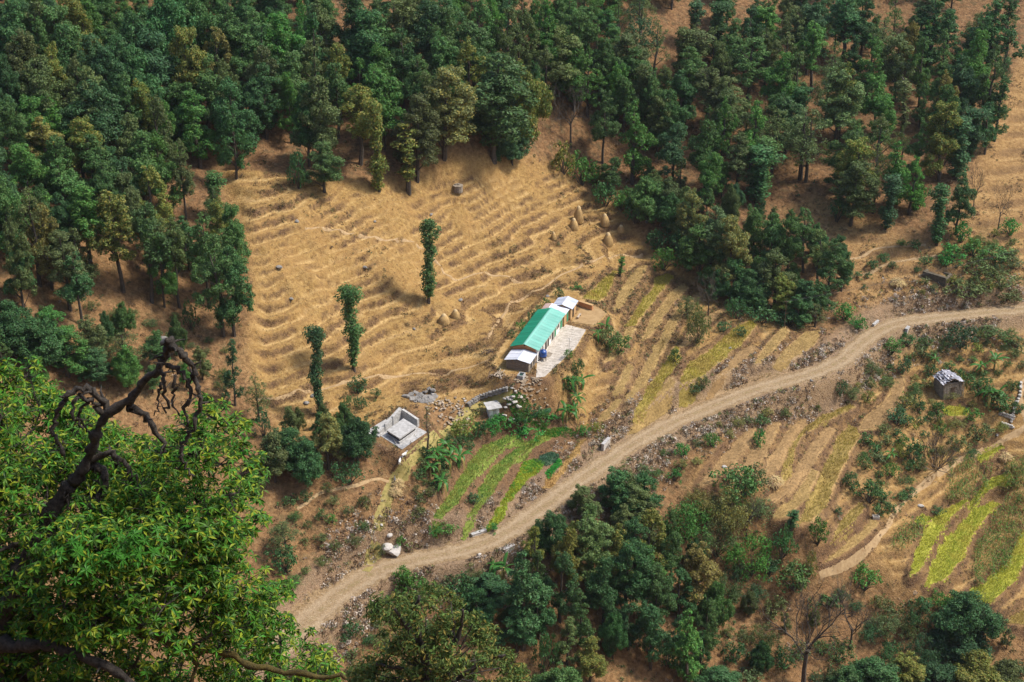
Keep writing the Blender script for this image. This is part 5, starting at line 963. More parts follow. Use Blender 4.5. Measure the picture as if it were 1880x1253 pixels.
# ---- boulders, rubble, slabs
RK = []
for k in range(6):
    b_ = bmesh.new(); bmesh.ops.create_icosphere(b_, subdivisions=2, radius=.5); rr = np.random.default_rng(k + 40); ph = rr.normal(size=(6, 3)) * 2.2
    for v in b_.verts:
        p = np.array(v.co); f = 1 + .16 * sum(math.sin(ph[j] @ p * 2 + j) for j in range(4)) * .6; v.co = Vector(p * f)
        for j in range(3):
            nrm = unit(ph[j]); dd = float(np.array(v.co) @ nrm) - .36
            if dd > 0: v.co = Vector(np.array(v.co) - nrm * dd)
    me = bpy.data.meshes.new('boulder'); b_.to_mesh(me); b_.free(); me.materials.append(M_ROCKG); RK.append(me)
RKP = []
for me in RK: c = me.copy(); c.materials.clear(); c.materials.append(M_PALE); RKP.append(c)
def rock(u, v, w, hgt, pale, label):
    b0 = at(u, v); s = FPX / math.dist(b0, (0, 0, CAMZ)); o = obj('boulder', random.choice(RKP if pale else RK), None, (b0[0], b0[1], b0[2] + hgt * .22), random.uniform(0, 6)); o.scale = (w / s, w / s * random.uniform(.7, 1), hgt); tag(o, label, 'rock', 'boulders'); return o
rock(709, 1006, 24, 1.1, True, 'big white boulder, upper half of the pair by the road junction'); rock(723, 1012, 34, 1.3, True, 'big white boulder, lower half of the pair by the road junction')
rock(716, 985, 12, .8, True, 'small pale rock above the big white boulder'); rock(300, 632, 24, 1.8, False, 'dark rock behind the tip of the dead branch')
for u, v, w, l in [(512,492,16,'grey rock in the left part of the dry field'),(670,492,12,'grey rock beside a riser in the middle of the dry field'),(545,408,13,'grey rock near the upper left of the dry field'),(792,395,11,'flat grey rock below the round tank'),(688,408,9,'small grey rock in the upper field'),(845,552,12,'grey rock right of the lone lopped tree'),
        (535,550,12,'grey rock in the lower left field'),(835,342,10,'grey rock beside the round tank'),(575,728,16,'flat rock left of the lowest lopped tree'),(562,742,13,'grey rock below the flat rock at the field corner'),(530,792,12,'long grey slab low in the field corner'),(1005,545,10,'grey rock behind the annex'),(760,605,9,'pale rock left of the straw heaps'),
        (700,965,8,'pale rock on the grassy footpath edge'),(675,960,7,'small pale stone left of the grassy footpath'),(880,1020,11,'grey rock on the lower road edge'),(672,1142,9,'white stone on the bank below the road'),(1340,640,8,'pale stone above the road bank'),(1490,700,9,'pale stone below the upper road bend'),(1330,858,11,'white rock on the scrubby bank below the road'),(1830,800,9,'pale stone beside the right footpath'),(1690,930,14,'pale flat rock at the footpath junction'),(1665,860,8,'pale stone on the footpath by the dome bush'),(1300,750,0,'')]:
    if w: rock(u, v, w * .85, w * .045, u > 600 and v > 800, l)
# dry stone heaps left of the garden
def heap(u, v, n, rad, mats, label, name, size=(.25, .6), cat='stone pile'):
    b0 = at(u, v); e = empty(name, tuple(b0)); tag(e, label, cat)
    for i in range(n):
        a = random.uniform(0, 6.28); r_ = rad * math.sqrt(random.random()); x, y = b0[0] + r_ * math.cos(a) * 1.3, b0[1] + r_ * math.sin(a); s = random.uniform(*size); z = float(zt(x, y)) + .1 + .5 * (1 - r_ / rad) * random.random() * rad * .4
        o = obj('stone', random.choice(mats), e, (x - b0[0], y - b0[1], z - b0[2]), random.uniform(0, 6)); o.rotation_euler = (random.uniform(-.4, .4), random.uniform(-.4, .4), random.uniform(0, 6)); o.scale = (s * 1.3, s, s * .5)
heap(770, 738, 34, 2.0, ST_G, 'stacked grey slabs above the roofless enclosure', 'slab_pile', (.5, 1.1)); heap(790, 727, 14, 1.2, ST_P[:1] + ST_G, 'pale stone heap with a dark hollow above the enclosure', 'stone_heap', (.5, 1.0))
heap(822, 763, 80, 3.0, ST_R + recol(M_WOODP), 'spread heap of broken pale stones and timber beside the enclosure', 'rubble_heap', (.2, .45), 'rubble'); heap(838, 745, 36, 2.2, ST_R + ST_P[:1], 'scattered pale rubble under the curved stone wall', 'rubble_heap', (.2, .42), 'rubble')
heap(975, 722, 80, 2.4, ST_R, 'loose pale stones spilling from the near end of the yard', 'rubble_heap', (.2, .5), 'rubble'); heap(960, 712, 24, 1.6, ST_R, 'loose stones between trough and yard', 'rubble_heap', (.2, .45), 'rubble')
heap(940, 745, 16, 1.6, ST_P, 'few pale stones right of the small white shed', 'stone_heap', (.35, .8))
heap(1725, 512, 0, 1, ST_G, 'x', 'x') if False else None
# ---- roofless concrete enclosure
f0, f1, f2, f3 = [on_level(u, v, -2.2) for u, v in ((697, 800), (738, 771), (784, 794), (738, 826))]
e = empty('roofless_enclosure', tuple((f0 + f1 + f2 + f3) / 4)); tag(e, 'roofless grey enclosure with two stone walls and a raised concrete slab', 'enclosure'); c_ = np.array(e.location)
L2 = lambda p: tuple((p - c_)[:2])
MB().prism([L2(f0), L2(f3), L2(f2), L2(f1)], -.5, .06).build('floor', M_CONC, e)
def wallseg(a, b, th, h0, h1, name, mat, par):
    d = unit((b - a)[:2]); nrm = np.array([-d[1], d[0]]) * th; A, B = np.array(L2(a)), np.array(L2(b)); return MB().prism([A, B, B + nrm, A + nrm], -.6, [h0, h1, h1, h0]).build(name, mat, par)
M_PLS = simple('stone_patched_plaster', (.26, .25, .23), (.56, .55, .53), 2.6, .95, .6, .05)
wl = wallseg(f0, f1, .55, .7, 2.3, 'wall', M_PLS, e); wr = wallseg(f1, f1 + (f2 - f1) * .62, .45, 2.0, 1.5, 'wall', M_PLS, e)
for s in (.25, .6):
    q = f0 + (f1 - f0) * s; MB().box(-.12, .12, -.12, .12, 0, 1.3 + s).build('pier', M_CONC, e, loc=(*L2(q), 0), rz=.7)
u_, v_ = (f1 - f0), (f3 - f0); q0 = f0 + u_ * .12 + v_ * .18; P4 = [q0, q0 + u_ * .78, q0 + u_ * .78 + v_ * .60, q0 + v_ * .60]
MB().prism([L2(p) for p in P4], .065, .45).build('plinth', M_CONC, e); cc = sum(P4) / 4
MB().prism([L2(cc + (p - cc) * .90) for p in P4], .455, .85).build('slab_gap_shade', M_DARK, e); MB().prism([L2(cc + (p - cc) * .97) for p in P4], .855, 1.12).build('slab', M_CONC, e)  # near-black block paints the shade of the gap under the slab
MB().tube([(*L2(q0 + v_ * .3), .5), (*L2(q0 - u_ * .15 + v_ * .7), .1)], .05, 6).build('pipe', M_CONC, e)
tag(MB().prism([tuple(p[:2]) for p in (on_level(668, 796, -2.1), on_level(696, 803, -2.1), on_level(735, 764, -2.1), on_level(731, 758, -2.1))], -2.6, -1.9).build('enclosure_apron', M_CONC), 'sloping concrete ledge outside the enclosure wall', 'ledge')
# ---- small white shed with slab roof
b0 = at(905, 760); e = empty('small_shed', tuple(b0), R(20)); tag(e, 'small white shed under a flat stone slab roof by the garden', 'shed')
MB().box(-.9, .9, -.8, .8, -.4, 1.5).build('wall', M_WHITE, e); MB().prism([(-1.35, -1.15), (1.35, -1.15), (1.35, 1.15), (-1.35, 1.15)], [1.5, 1.5, 1.78, 1.78], [1.62, 1.62, 1.9, 1.9]).build('roof_slab', M_CONC, e); MB().box(-.25, .35, -.86, -.81, 0, 1.2).build('door', M_PALE, e)
# ---- slate roofed hut
b0 = at(1738, 720); e = empty('slate_roofed_hut', (b0[0], b0[1], b0[2] + .75), R(18)); tag(e, 'stone hut with pale slate roof below the road at the right', 'hut')
MB().box(-2.0, 2.0, -1.8, 1.8, -1.9, 2.15).build('wall', M_STONE, e); rf = empty('roof', (0, 0, 0)); rf.parent = e
MB().add([(-2.2, -2.1, 2.02), (0, -2.1, 3.1), (2.3, -2.1, 1.9), (-2.2, 2.1, 2.02), (0, 2.1, 3.1), (2.3, 2.1, 1.9), (-2.2, -2.1, 2.12), (0, -2.1, 3.2), (2.3, -2.1, 2.0), (-2.2, 2.1, 2.12), (0, 2.1, 3.2), (2.3, 2.1, 2.0)], [(0, 1, 4, 3), (1, 2, 5, 4), (6, 9, 10, 7), (7, 10, 11, 8), (0, 6, 7, 1), (1, 7, 8, 2), (3, 4, 10, 9), (4, 5, 11, 10), (0, 3, 9, 6), (2, 8, 11, 5)]).build('roof_deck', M_WOODD, rf)
sl_me = []
for k in range(4):
    rr = np.random.default_rng(k + 9); a = np.linspace(0, 6.283, 8)[:-1] + rr.normal(size=7) * .15; P = np.c_[np.cos(a) * (.5 + rr.normal(size=7) * .04), np.sin(a) * (.5 + rr.normal(size=7) * .05)]; sl_me.append(MB().prism(P, -.04, .04).me('slate', M_SLATE))
for side in (-1, 1):
    for i in range(5):
        for j in range(8):
            f = (i + .5) / 5; x = side * (2.3 * f); z = 3.22 - (1.20 if side > 0 else 1.08) * f * (2.3 / 2.3 if side > 0 else 2.3 / 2.2) + .03 + .02 * (i % 2); y = -2.0 + 4.0 * (j + .5) / 8 + random.uniform(-.1, .1)
            o = obj('slate', random.choice(sl_me), rf, (x + random.uniform(-.08, .08), y, z)); o.rotation_euler = (random.uniform(-.06, .06), math.atan2(1.14, 2.25) * side * .95, random.uniform(0, 6)); o.scale = (.78, .72, 1)
for x, y in ((2.15, -1.9), (2.3, -2.2)): MB().tube([(x, y, -1.4), (x - .1, y + .1, 1.95)], .07, 6).build('post', M_WOODP, e)
MB().box(-.3, .5, -1.86, -1.81, -.3, 1.1).build('door', M_WOODD, e)
hw_ = [c for c in e.children if c.name.startswith('wall')][0]
for r_ in range(10):
    x = -2.0
    while x < 1.9:
        w_ = random.uniform(.4, .75)
        if not (-.6 < x + w_ / 2 < .75 and 1 < r_ < 7): o = obj('stone', random.choice(st_me), hw_, loc=(x + w_ / 2, -1.82, -1.1 + r_ * .34)); o.scale = (w_ * .94, .16, .31)
        x += w_
# ---- ruined hut above the road
b0 = at(1722, 508); e = empty('ruined_hut', tuple(b0), R(-35)); tag(e, 'ruined roofless stone hut overgrown on the slope above the road', 'ruin')
for (x0, x1, y0, y1, hh) in [(-2.6, 2.4, -1.9, -1.4, 1.2), (-2.6, -2.1, -1.4, 1.8, 1.0), (1.9, 2.4, -1.4, 1.8, .6), (-2.1, 1.9, 1.4, 1.8, .6)]: MB().prism([(x0, y0), (x1, y0), (x1, y1), (x0, y1)], -1.0, [hh, hh * .8, hh * .9, hh * 1.1]).build('wall', M_STONED, e)
# ---- round tank in the field
b0 = at(841, 350); e = empty('round_tank', tuple(b0)); tag(e, 'small round grey tank with stones on its lid, high in the field', 'tank')
b_ = MB(); prof = [(.02, -.3), (.95, -.3), (.95, 1.0), (1.0, 1.02), (1.0, 1.12), (.9, 1.15), (.02, 1.2)]; V = [(r * math.cos(a), r * math.sin(a), z) for r, z in prof for a in th]; b_.add(V, [(i * n + j, i * n + (j + 1) % n, (i + 1) * n + (j + 1) % n, (i + 1) * n + j) for i in range(len(prof) - 1) for j in range(n)]).build('tank_body', M_STONE, e)
for i in range(5): o = obj('stone', random.choice(st_me), e, (random.uniform(-.5, .5), random.uniform(-.5, .5), 1.25), random.uniform(0, 6)); o.scale = (.4, .35, .25)
# ---- parapets of the road
def parapet(u, v, u2, v2, label, w=.4, hgt=.45):
    a, b = at(u, v), at(u2, v2); d = b - a; L = math.hypot(d[0], d[1]); zz = min(a[2], b[2]); e = empty('road_parapet', (a[0], a[1], zz), math.atan2(d[1], d[0])); tag(e, label, 'parapet')
    MB().box(0, L, -w / 2, w / 2, -.7, hgt).build('wall_body', M_PALE, e); MB().box(-.05, L + .05, -w / 2 - .06, w / 2 + .06, hgt, hgt + .1).build('coping', M_CONC, e)
parapet(1603, 600, 1612, 592, 'white culvert parapet on the uphill side of the road bend'); parapet(1663, 612, 1668, 603, 'white culvert parapet on the downhill side of the road bend', .5, .9); parapet(866, 986, 892, 976, 'white roadside block below the garden, uphill side of the road', .55); parapet(926, 1012, 943, 1003, 'pale concrete block on the downhill road edge', .6, .4); parapet(1106, 828, 1118, 814, 'white slab wall at the foot of the garden bank', .5, 1.3)
e = empty('spring_box', tuple(at(1608, 952))); tag(e, 'small white open box beside the lower terraces', 'box'); MB().box(-.6, .6, -.4, -.28, -.2, .5).box(-.6, .6, .28, .4, -.2, .5).box(-.6, -.48, -.28, .28, -.2, .5).box(.48, .6, -.28, .28, -.2, .5).box(-.48, .48, -.28, .28, -.2, .05).build('box_wall', M_PALE, e)
# ---- haystacks and straw heaps
def haystack(u, v, w, hgt, label, cap=True):
    b0 = at(u, v); s = FPX / math.dist(b0, (0, 0, CAMZ)); r0 = w / s / 2; e = empty('haystack', tuple(b0)); tag(e, label, 'haystack', 'haystacks in the dry field')
    pr = [(1.0, -.15), (1.06, .15), (.98, .4), (.80, .62), (.55, .82), (.25, .95), (.03, 1.0)]; m_ = 12; V = [(r0 * r * math.cos(a) * random.uniform(.9, 1.1), r0 * r * math.sin(a) * random.uniform(.9, 1.1), z * hgt) for r, z in pr for a in np.linspace(0, 6.283, m_ + 1)[:-1]]
    body = MB().add(V, [(i * m_ + j, i * m_ + (j + 1) % m_, (i + 1) * m_ + (j + 1) % m_, (i + 1) * m_ + j) for i in range(len(pr) - 1) for j in range(m_)]).build('straw_body', M_STRAW, e, True)
    rr = np.random.default_rng(int(u)); q = 700; a = rr.random(q) * 6.28; z = rr.random(q); rad = np.interp(z, [p[1] for p in pr], [p[0] for p in pr]) * r0; p = np.c_[np.cos(a) * rad, np.sin(a) * rad, z * hgt]; d = np.c_[np.cos(a) * .35, np.sin(a) * .35, -np.ones(q)] * .35; sd = np.c_[-np.sin(a), np.cos(a), np.zeros(q)] * .035
    V = np.stack([p - sd, p + sd, p + d + sd * .3, p + d - sd * .3], 1).reshape(-1, 3); st = obj('loose_straw', mesh('loose_straw', V, np.arange(len(V)).reshape(-1, 4), M_STRAW), e); st['kind'] = 'stuff'
    if cap: MB().add([(r0 * .45 * r * math.cos(a), r0 * .45 * r * math.sin(a), hgt * (z)) for r, z in [(1.15, .80), (1.0, .95), (.5, 1.06), (.05, 1.1)] for a in np.linspace(0, 6.283, 9)[:-1]], [(i * 8 + j, i * 8 + (j + 1) % 8, (i + 1) * 8 + (j + 1) % 8, (i + 1) * 8 + j) for i in range(3) for j in range(8)]).build('cap', M_STRAWP, e, True)
M_LOOSE = leafmat('loose_straw', (.52, .39, .20), .3, .2, .8)
def strawheap(u, v, w, hgt, label):
    b0 = at(u, v); s = FPX / math.dist(b0, (0, 0, CAMZ)); r0 = w / s / 2; rr = np.random.default_rng(int(u)); q = 420; a = rr.random(q) * 6.28; t = np.sqrt(rr.random(q)); p = np.c_[np.cos(a) * t * r0, np.sin(a) * t * r0, hgt * (1 - t ** 1.5) * rr.uniform(.5, 1, q)]
    a2 = a + rr.normal(size=q) * .7; d = np.c_[np.cos(a2), np.sin(a2), rr.uniform(-.7, .25, q)] * rr.uniform(.4, .9, (q, 1)); sd = np.c_[-np.sin(a2), np.cos(a2), np.zeros(q)] * .06
    V = np.stack([p - sd, p + sd, p + d + sd * .3, p + d - sd * .3], 1).reshape(-1, 3); V[:, 2] += .05; tag(obj('straw_heap', mesh('straw_heap', V, np.arange(len(V)).reshape(-1, 4), M_LOOSE), None, tuple(b0)), label, 'straw heap')
for u, v, w, hg, l in [(1062,405,17,3.6,'tallest haystack, at the upper left of the haystack cluster'),(1053,420,16,2.6,'haystack just below the tallest one'),(1110,412,16,2.6,'haystack at the upper right of the cluster'),(1116,448,18,2.8,'lowest haystack, close to the gully'),(1140,425,14,1.6,'small haystack nearest the gully bushes'),(1016,438,9,1.6,'small pale haystack left of the cluster'),(815,592,20,1.9,'left straw heap below the lone lopped tree'),(836,582,16,1.7,'right straw heap below the lone lopped tree'),(1422,885,26,1.1,'pale straw heap on the tan terrace below the road'),(1648,520,24,1.2,'pale yellow straw heap above the upper road bend'),(730,890,14,1.0,'straw heap right of the grassy footpath, upper one'),(726,905,14,1.0,'straw heap right of the grassy footpath, lower one'),(1845,838,22,.9,'grey straw heap beside the right footpath')]: (haystack if hg > 1.3 else strawheap)(u, v, w, hg * (.85 if hg > 1.3 else 1), l)
# ---- banana plants and tall maize
M_BAN = leafmat('banana_leaf', (.062, .155, .026), .4, .35, .4); M_BAND = leafmat('dry_banana_leaf', (.28, .19, .07), .25, .2, .8); M_STEM = simple('banana_stem', (.20, .17, .06), (.36, .28, .11), 3)
def bleaf(L, W, droop, mat, seed):
    rr = np.random.default_rng(seed); t = np.linspace(0, 1, 8); x = L * (t - .18 * droop * t ** 3); z = L * (.75 * t - droop * 1.05 * t ** 2.2); w = W * np.sin(np.pi * np.clip(t * .93 + .06, 0, 1)) ** .6; w[0] = .05
    V = []; 
    for i in range(8): k = rr.normal() * .03; V += [(x[i], -w[i] / 2 + k, z[i] - w[i] * .16), (x[i], 0, z[i]), (x[i], w[i] / 2 + k, z[i] - w[i] * .16)]
    return mesh('leaf', V, np.array([(i * 3 + j, i * 3 + 3 + j, i * 3 + 4 + j, i * 3 + 1 + j) for i in range(7) for j in range(2)]), mat, True)
BL = [bleaf(2.3, .46, d, M_BAN, k) for k, d in enumerate((.55, .75, .95, 1.15))]; BLD = [bleaf(1.6, .35, 1.9, M_BAND, 9)]
def banana(u, v, s, label, dry=2):
    b0 = at(u, v); e = empty('banana_plant', tuple(b0), random.uniform(0, 6)); tag(e, label, 'banana plant', 'banana plants')
    hh = 2.0 * s; MB().tube([(0, 0, -.2), (.05, 0, hh * .5), (.0, .06, hh)], [.17 * s, .13 * s, .08 * s], 7).build('stem', M_STEM, e)
    for i in range(8):
        o = obj('leaf', random.choice(BL), e, (0, .04, hh * .95), i * 2.399 + random.uniform(-.3, .3)); k = s * random.uniform(.6, 1.15); o.scale = (k, k * random.uniform(.8, 1.1), k); o.rotation_euler = (random.uniform(-.3, .3), random.uniform(-.35, .3), o.rotation_euler.z)
    for i in range(dry): o = obj('dry_leaf', BLD[0], e, (0, 0, hh * .8), i * 2.1 + 1); o.scale = (s, s, s)
for u, v, s, l in [(790,878,1.1,'banana plant at the far left of the garden clump'),(808,868,1.3,'tallest banana plant in the garden clump'),(826,862,1.3,'banana plant in the middle of the garden clump'),(845,858,1.2,'banana plant at the right of the garden clump'),(812,905,1.2,'banana plant standing below the garden clump'),(800,850,1.2,'banana plant at the back of the garden clump'),(822,838,1.2,'banana plant beside the yellow flowering shrub'),
        (1050,722,1.3,'banana plant directly below the yard wall'),(1068,715,1.1,'banana plant right of the yard wall bananas'),(1040,775,1.2,'banana plant beside the dark pond'),(1055,770,1.2,'banana plant right of the dark pond'),(1112,618,1.1,'banana plant right of the mud yard'),(1098,628,.9,'small banana plant between yard and brown bush'),(1060,745,1.0,'small banana plant above the pond'),(925,1072,1.6,'lone banana plant below the road'),(905,1055,1.0,'small banana plant left of the lone one below the road'),
        (1812,745,1.5,'yellowing banana plant right of the slate roofed hut'),(1830,742,1.3,'banana plant nearest the right stone wall'),(1800,690,1.2,'banana plant uphill of the slate roofed hut'),(1825,680,1.3,'banana plant near the dry palm-like tuft'),(1715,675,1.0,'banana plant left above the slate roofed hut'),(1635,850,1.0,'banana plant on the scrub left of the dome bush')]: banana(u, v, s, l)
M_MAIZE = leafmat('maize_leaf', (.10, .20, .035), .4, .3, .6, tip=(.30, .22, .07), tipamt=.3)
def maize(poly, n, label, hh=2.3):
    P = pixs(poly); lo, hi = P[:, :2].min(0), P[:, :2].max(0); V = []; F = []; k = 0; rr = np.random.default_rng(n); made = 0
    while made < n:
        x, y = rr.uniform(lo, hi)
        if inpoly(P, np.array([x]), np.array([y]))[0] < 0: continue
        made += 1; z = float(zt(x, y)); h_ = hh * rr.uniform(.75, 1.15); r_ = .03
        V += [(x - r_, y, z - .1), (x + r_, y, z - .1), (x + r_ * .4, y, z + h_), (x - r_ * .4, y, z + h_)]; F.append((k, k + 1, k + 2, k + 3)); k += 4
        for j in range(7):
            a = j * 2.6 + rr.random(); zz = z + h_ * (.25 + .11 * j); L = .95 * rr.uniform(.7, 1.1); c, s = math.cos(a), math.sin(a); q = .07
            pts = [(x, y, zz), (x + c * L * .5 - s * q, y + s * L * .5 + c * q, zz + L * .42), (x + c * L, y + s * L, zz + L * .1), (x + c * L * .5 + s * q, y + s * L * .5 - c * q, zz + L * .42)]
            V += pts; F.append((k, k + 1, k + 2, k + 3)); k += 4
    tag(obj('maize_stand', mesh('maize_stand', V, np.array(F), M_MAIZE)), label, 'maize', kind='stuff')
maize([(1735,925),(1775,930),(1815,905),(1820,870),(1780,850),(1740,865)], 110, 'dense stand of tall maize-like plants above the lime strip', 2.8); maize([(1780,1065),(1800,1085),(1850,1050),(1885,960),(1895,900),(1840,930),(1800,990)], 260, 'long stand of drying maize between the lime terraces', 2.6); maize([(1835,905),(1860,912),(1890,890),(1890,850),(1850,865)], 70, 'maize stand at the right edge above the lime terraces', 2.8)
maize([(1635,1010),(1660,1020),(1690,990),(1700,965),(1670,960),(1645,980)], 50, 'small cane thicket beside the lower footpath', 2.0)
# dry palm-like tuft of drooping straw
b0 = at(1818, 655); V = []; rr = np.random.default_rng(5)
for i in range(160):
    a = rr.random() * 6.28; L = 2.2 * rr.uniform(.5, 1); c, s = math.cos(a), math.sin(a); z = 1.6 * rr.uniform(.6, 1); V += [(c * .2 - s * .04, s * .2 + c * .04, z), (c * .2 + s * .04, s * .2 - c * .04, z), (c * L + s * .02, s * L - c * .02, z * .15), (c * L - s * .02, s * L + c * .02, z * .15)]
o = obj('drooping_grass', mesh('drooping_grass', V, np.arange(len(V)).reshape(-1, 4), leafmat('drooping_straw', (.42, .27, .13), .3, .2, .8)), None, tuple(b0)); tag(o, 'large dry tuft of drooping orange straw above the hut', 'grass tuft')
# pond in the garden
P = pixs([(965,752),(980,742),(1000,745),(1012,757),(1008,770),(985,772),(968,765)]); tag(MB().prism([tuple(p[:2]) for p in P], float(P[:, 2].mean()) - .5, float(P[:, 2].mean()) + .12).build('pond', simple('dark_pond_weed', (.015, .06, .03), (.04, .12, .05), 3.0, .5)), kind='structure')
def sward(poly, n, cols, label, sc=.9):
    P = pixs(poly); lo, hi = P[:, :2].min(0), P[:, :2].max(0); q = rg.uniform(lo, hi, (n * 3, 2)); q = q[inpoly(P, q[:, 0], q[:, 1]) > 0][:n]; pts = np.c_[q, zt(q[:, 0], q[:, 1])]; scatter('green_grass', pts, TUFT, sc * (.7 + .6 * rg.random(len(pts))), palette(rg, len(pts), cols), rg, label, 'grass')
sward([(940,790),(985,778),(1050,790),(1060,800),(1020,805),(990,800),(960,800)], 900, [(.05, .26, .04), (.10, .30, .05)], 'lush green grass around the garden spring')
sward([(930,735),(965,728),(975,745),(960,770),(1010,780),(1000,790),(950,780),(940,760)], 1100, [(.06, .30, .04), (.12, .34, .06)], 'bright green grass beside the dark pond')
sward([(805,800),(850,770),(870,752),(890,760),(850,785),(815,815)], 700, [(.16, .26, .05), (.26, .28, .08)], 'green grass along the path beside the rubble')
sward([(690,985),(705,935),(722,885),(745,850),(770,830),(780,838),(750,862),(732,890),(718,940),(705,990)], 1500, [(.22, .22, .05), (.32, .27, .08)], 'short yellow-green grass on the footpath', .5)
# ---- goats
def goat(u, v, rz, mat, label):
    b0 = at(u, v); e = empty('goat', (b0[0], b0[1], b0[2] + .02), rz); tag(e, label, 'goat')
    J = {'pel': (-.35, 0, .62), 'mid': (0, 0, .60), 'sho': (.32, 0, .64), 'nk': (.50, 0, .82), 'hd': (.60, 0, .98), 'mz': (.78, 0, .90), 'tl': (-.50, 0, .70)}; rad = dict(pel=.17, mid=.19, sho=.17, nk=.09, hd=.085, mz=.05, tl=.03)
    E = [('pel', 'mid'), ('mid', 'sho'), ('sho', 'nk'), ('nk', 'hd'), ('hd', 'mz'), ('pel', 'tl')]
    for s in (-1, 1):
        for nm, x, par in (('f', .30, 'sho'), ('h', -.36, 'pel')):
            k = .04 if nm == 'h' else -.01; pts = [(x + k, s * .11, .45), (x - (.09 if nm == 'h' else 0), s * .11, .24), (x, s * .11, .02)]; last = par
            for i, p in enumerate(pts): J[f'{nm}{s}{i}'] = p; rad[f'{nm}{s}{i}'] = (.075, .04, .032)[i]; E.append((last, f'{nm}{s}{i}')); last = f'{nm}{s}{i}'
        J[f'er{s}'] = (.56, s * .13, .99); rad[f'er{s}'] = .02; E.append(('hd', f'er{s}'))
    ks = list(J); me = bpy.data.meshes.new('body'); me.from_pydata([J[k] for k in ks], [(ks.index(a), ks.index(b)) for a, b in E], []); me.materials.append(mat)
    o = obj('body', me, e); o.modifiers.new('skin', 'SKIN'); 
    for i, k in enumerate(ks): me.skin_vertices[0].data[i].radius = (rad[k], rad[k])
    me.skin_vertices[0].data[0].use_root = True; sb = o.modifiers.new('sub', 'SUBSURF'); sb.levels = 1; sb.render_levels = 2
    for s in (-1, 1): MB().tube([(.60, s * .04, 1.05), (.54, s * .06, 1.17), (.47, s * .08, 1.22)], [.02, .015, .006], 5).build('horn', M_WOODD, e)
goat(742, 840, R(40), M_WHITE, 'white goat standing at the lower corner of the concrete enclosure'); goat(734, 852, R(80), M_WHITE, 'white goat in dry brush left of the footpath'); goat(725, 887, R(95), simple('black_and_grey_hair', (.02, .02, .02), (.16, .15, .14), 3.0), 'dark goat walking away up the grassy footpath')
# ---- lone thin tree in front of the enclosure
b0 = at(783, 842); e = empty('slender_tree', tuple(b0)); tag(e, 'slender half bare tree in front of the concrete enclosure', 'tree'); tm = MB(); tm.tube([(0, 0, -.3), (.25, 0, 2.5), (.45, 0, 4.5), (.1, 0, 6.5), (.2, 0, 9.6)], [.2, .17, .13, .09, .03], 6); rr = np.random.default_rng(4); tips = []
for k in range(9): z = 2.0 + k * .8; branchy(tm, np.array([.3, 0, z]), np.array([math.cos(k * 2.4), math.sin(k * 2.4), .9]), 1.3, .05, 2, rr, .6, .3, (2, 4), 3, tips)
tm.build('trunk', M_BARK, e); V, F = leaves_on([(t, np.array([.35, .35, .3])) for t in tips[::2]] + [(np.array([.15, 0, 9.0 - i * .3]), np.array([.5, .5, .4])) for i in range(5)], 60, .2, rr, fill=.8); c_ = obj('crown', mesh('crown', V, F, M_LEAF), e); c_.color = (.16, .16, .05, 1)
# ---- power line above the gully
pa, pb = at(1440, 603), np.array([150., 345., 4.]); wires = MB()
for nm, b0 in (('a', pa), ('b', np.array([128., 330., float(zt(128., 330.))]))):
    e = empty('power_pole', tuple(b0)); tag(e, 'thin grey power pole at the lower edge of the gully thicket' if nm == 'a' else 'thin grey power pole beyond the right edge above the road', 'pole'); MB().tube([(0, 0, -.5), (0, 0, 6.0)], [.09, .06], 6).build('shaft', M_WOODD, e); MB().box(-.5, .5, -.05, .05, 5.7, 5.8).build('cross_arm', M_WOODD, e); PB = b0
for dx in (-.4, .4):
    A = pa + np.array([dx, 0, 5.85]); B = PB + np.array([dx, 0, 5.85]); t = np.linspace(0, 1, 14)[:, None]; P = A + (B - A) * t; P[:, 2] -= 1.6 * (4 * t * (1 - t))[:, 0]
    o = MB().tube(P, .02, 4).build('power_wire', M_BLACK); tag(o, '%s of the two thin power wires above the gully' % ('nearer' if dx < 0 else 'farther'), 'wire', 'power wires')
# ================================================================== near trees on the camera's own slope
def px3(u, v, Y): d = ray(u, v); return d * (Y / d[1]) + np.array([0, 0, CAMZ])
M_BARKN = simple('rough_dark_bark', (.018, .015, .013), (.10, .085, .07), 14.0, .95, 1.0, .05)
M_MOSS = simple('mossy_bark', (.03, .025, .012), (.13, .10, .025), 9.0, .95, 1.0, .05)
M_RHO = leafmat('large_glossy_leaves', (.044, .122, .010), .70, .16, .5, tip=(.20, .25, .018), tipamt=.20, spec=.18)
rn = np.random.default_rng(77)
def limb(pts, r0, r1, Y0, Y1=None, wig=.03, sub=5):
    P = np.array(pts, float); n = len(P); Y1 = Y0 if Y1 is None else Y1; W = np.stack([px3(u, v, y) for (u, v), y in zip(P, np.linspace(Y0, Y1, n))]); W = catmull(W, sub); W = W + rn.normal(size=W.shape) * wig
    rr = np.linspace(r0, r1, len(W)) * (1 + .22 * rn.normal(size=len(W)).clip(-1.5, 1.5)); return W, np.maximum(rr, .006)
base1 = px3(-70, 1530, 25.0); base1[2] = float(near(base1[1])) - .3
e1 = empty('foreground_tree', tuple(base1)); tag(e1, 'large leafy tree filling the lower left corner, with dead twisted branches', 'tree')
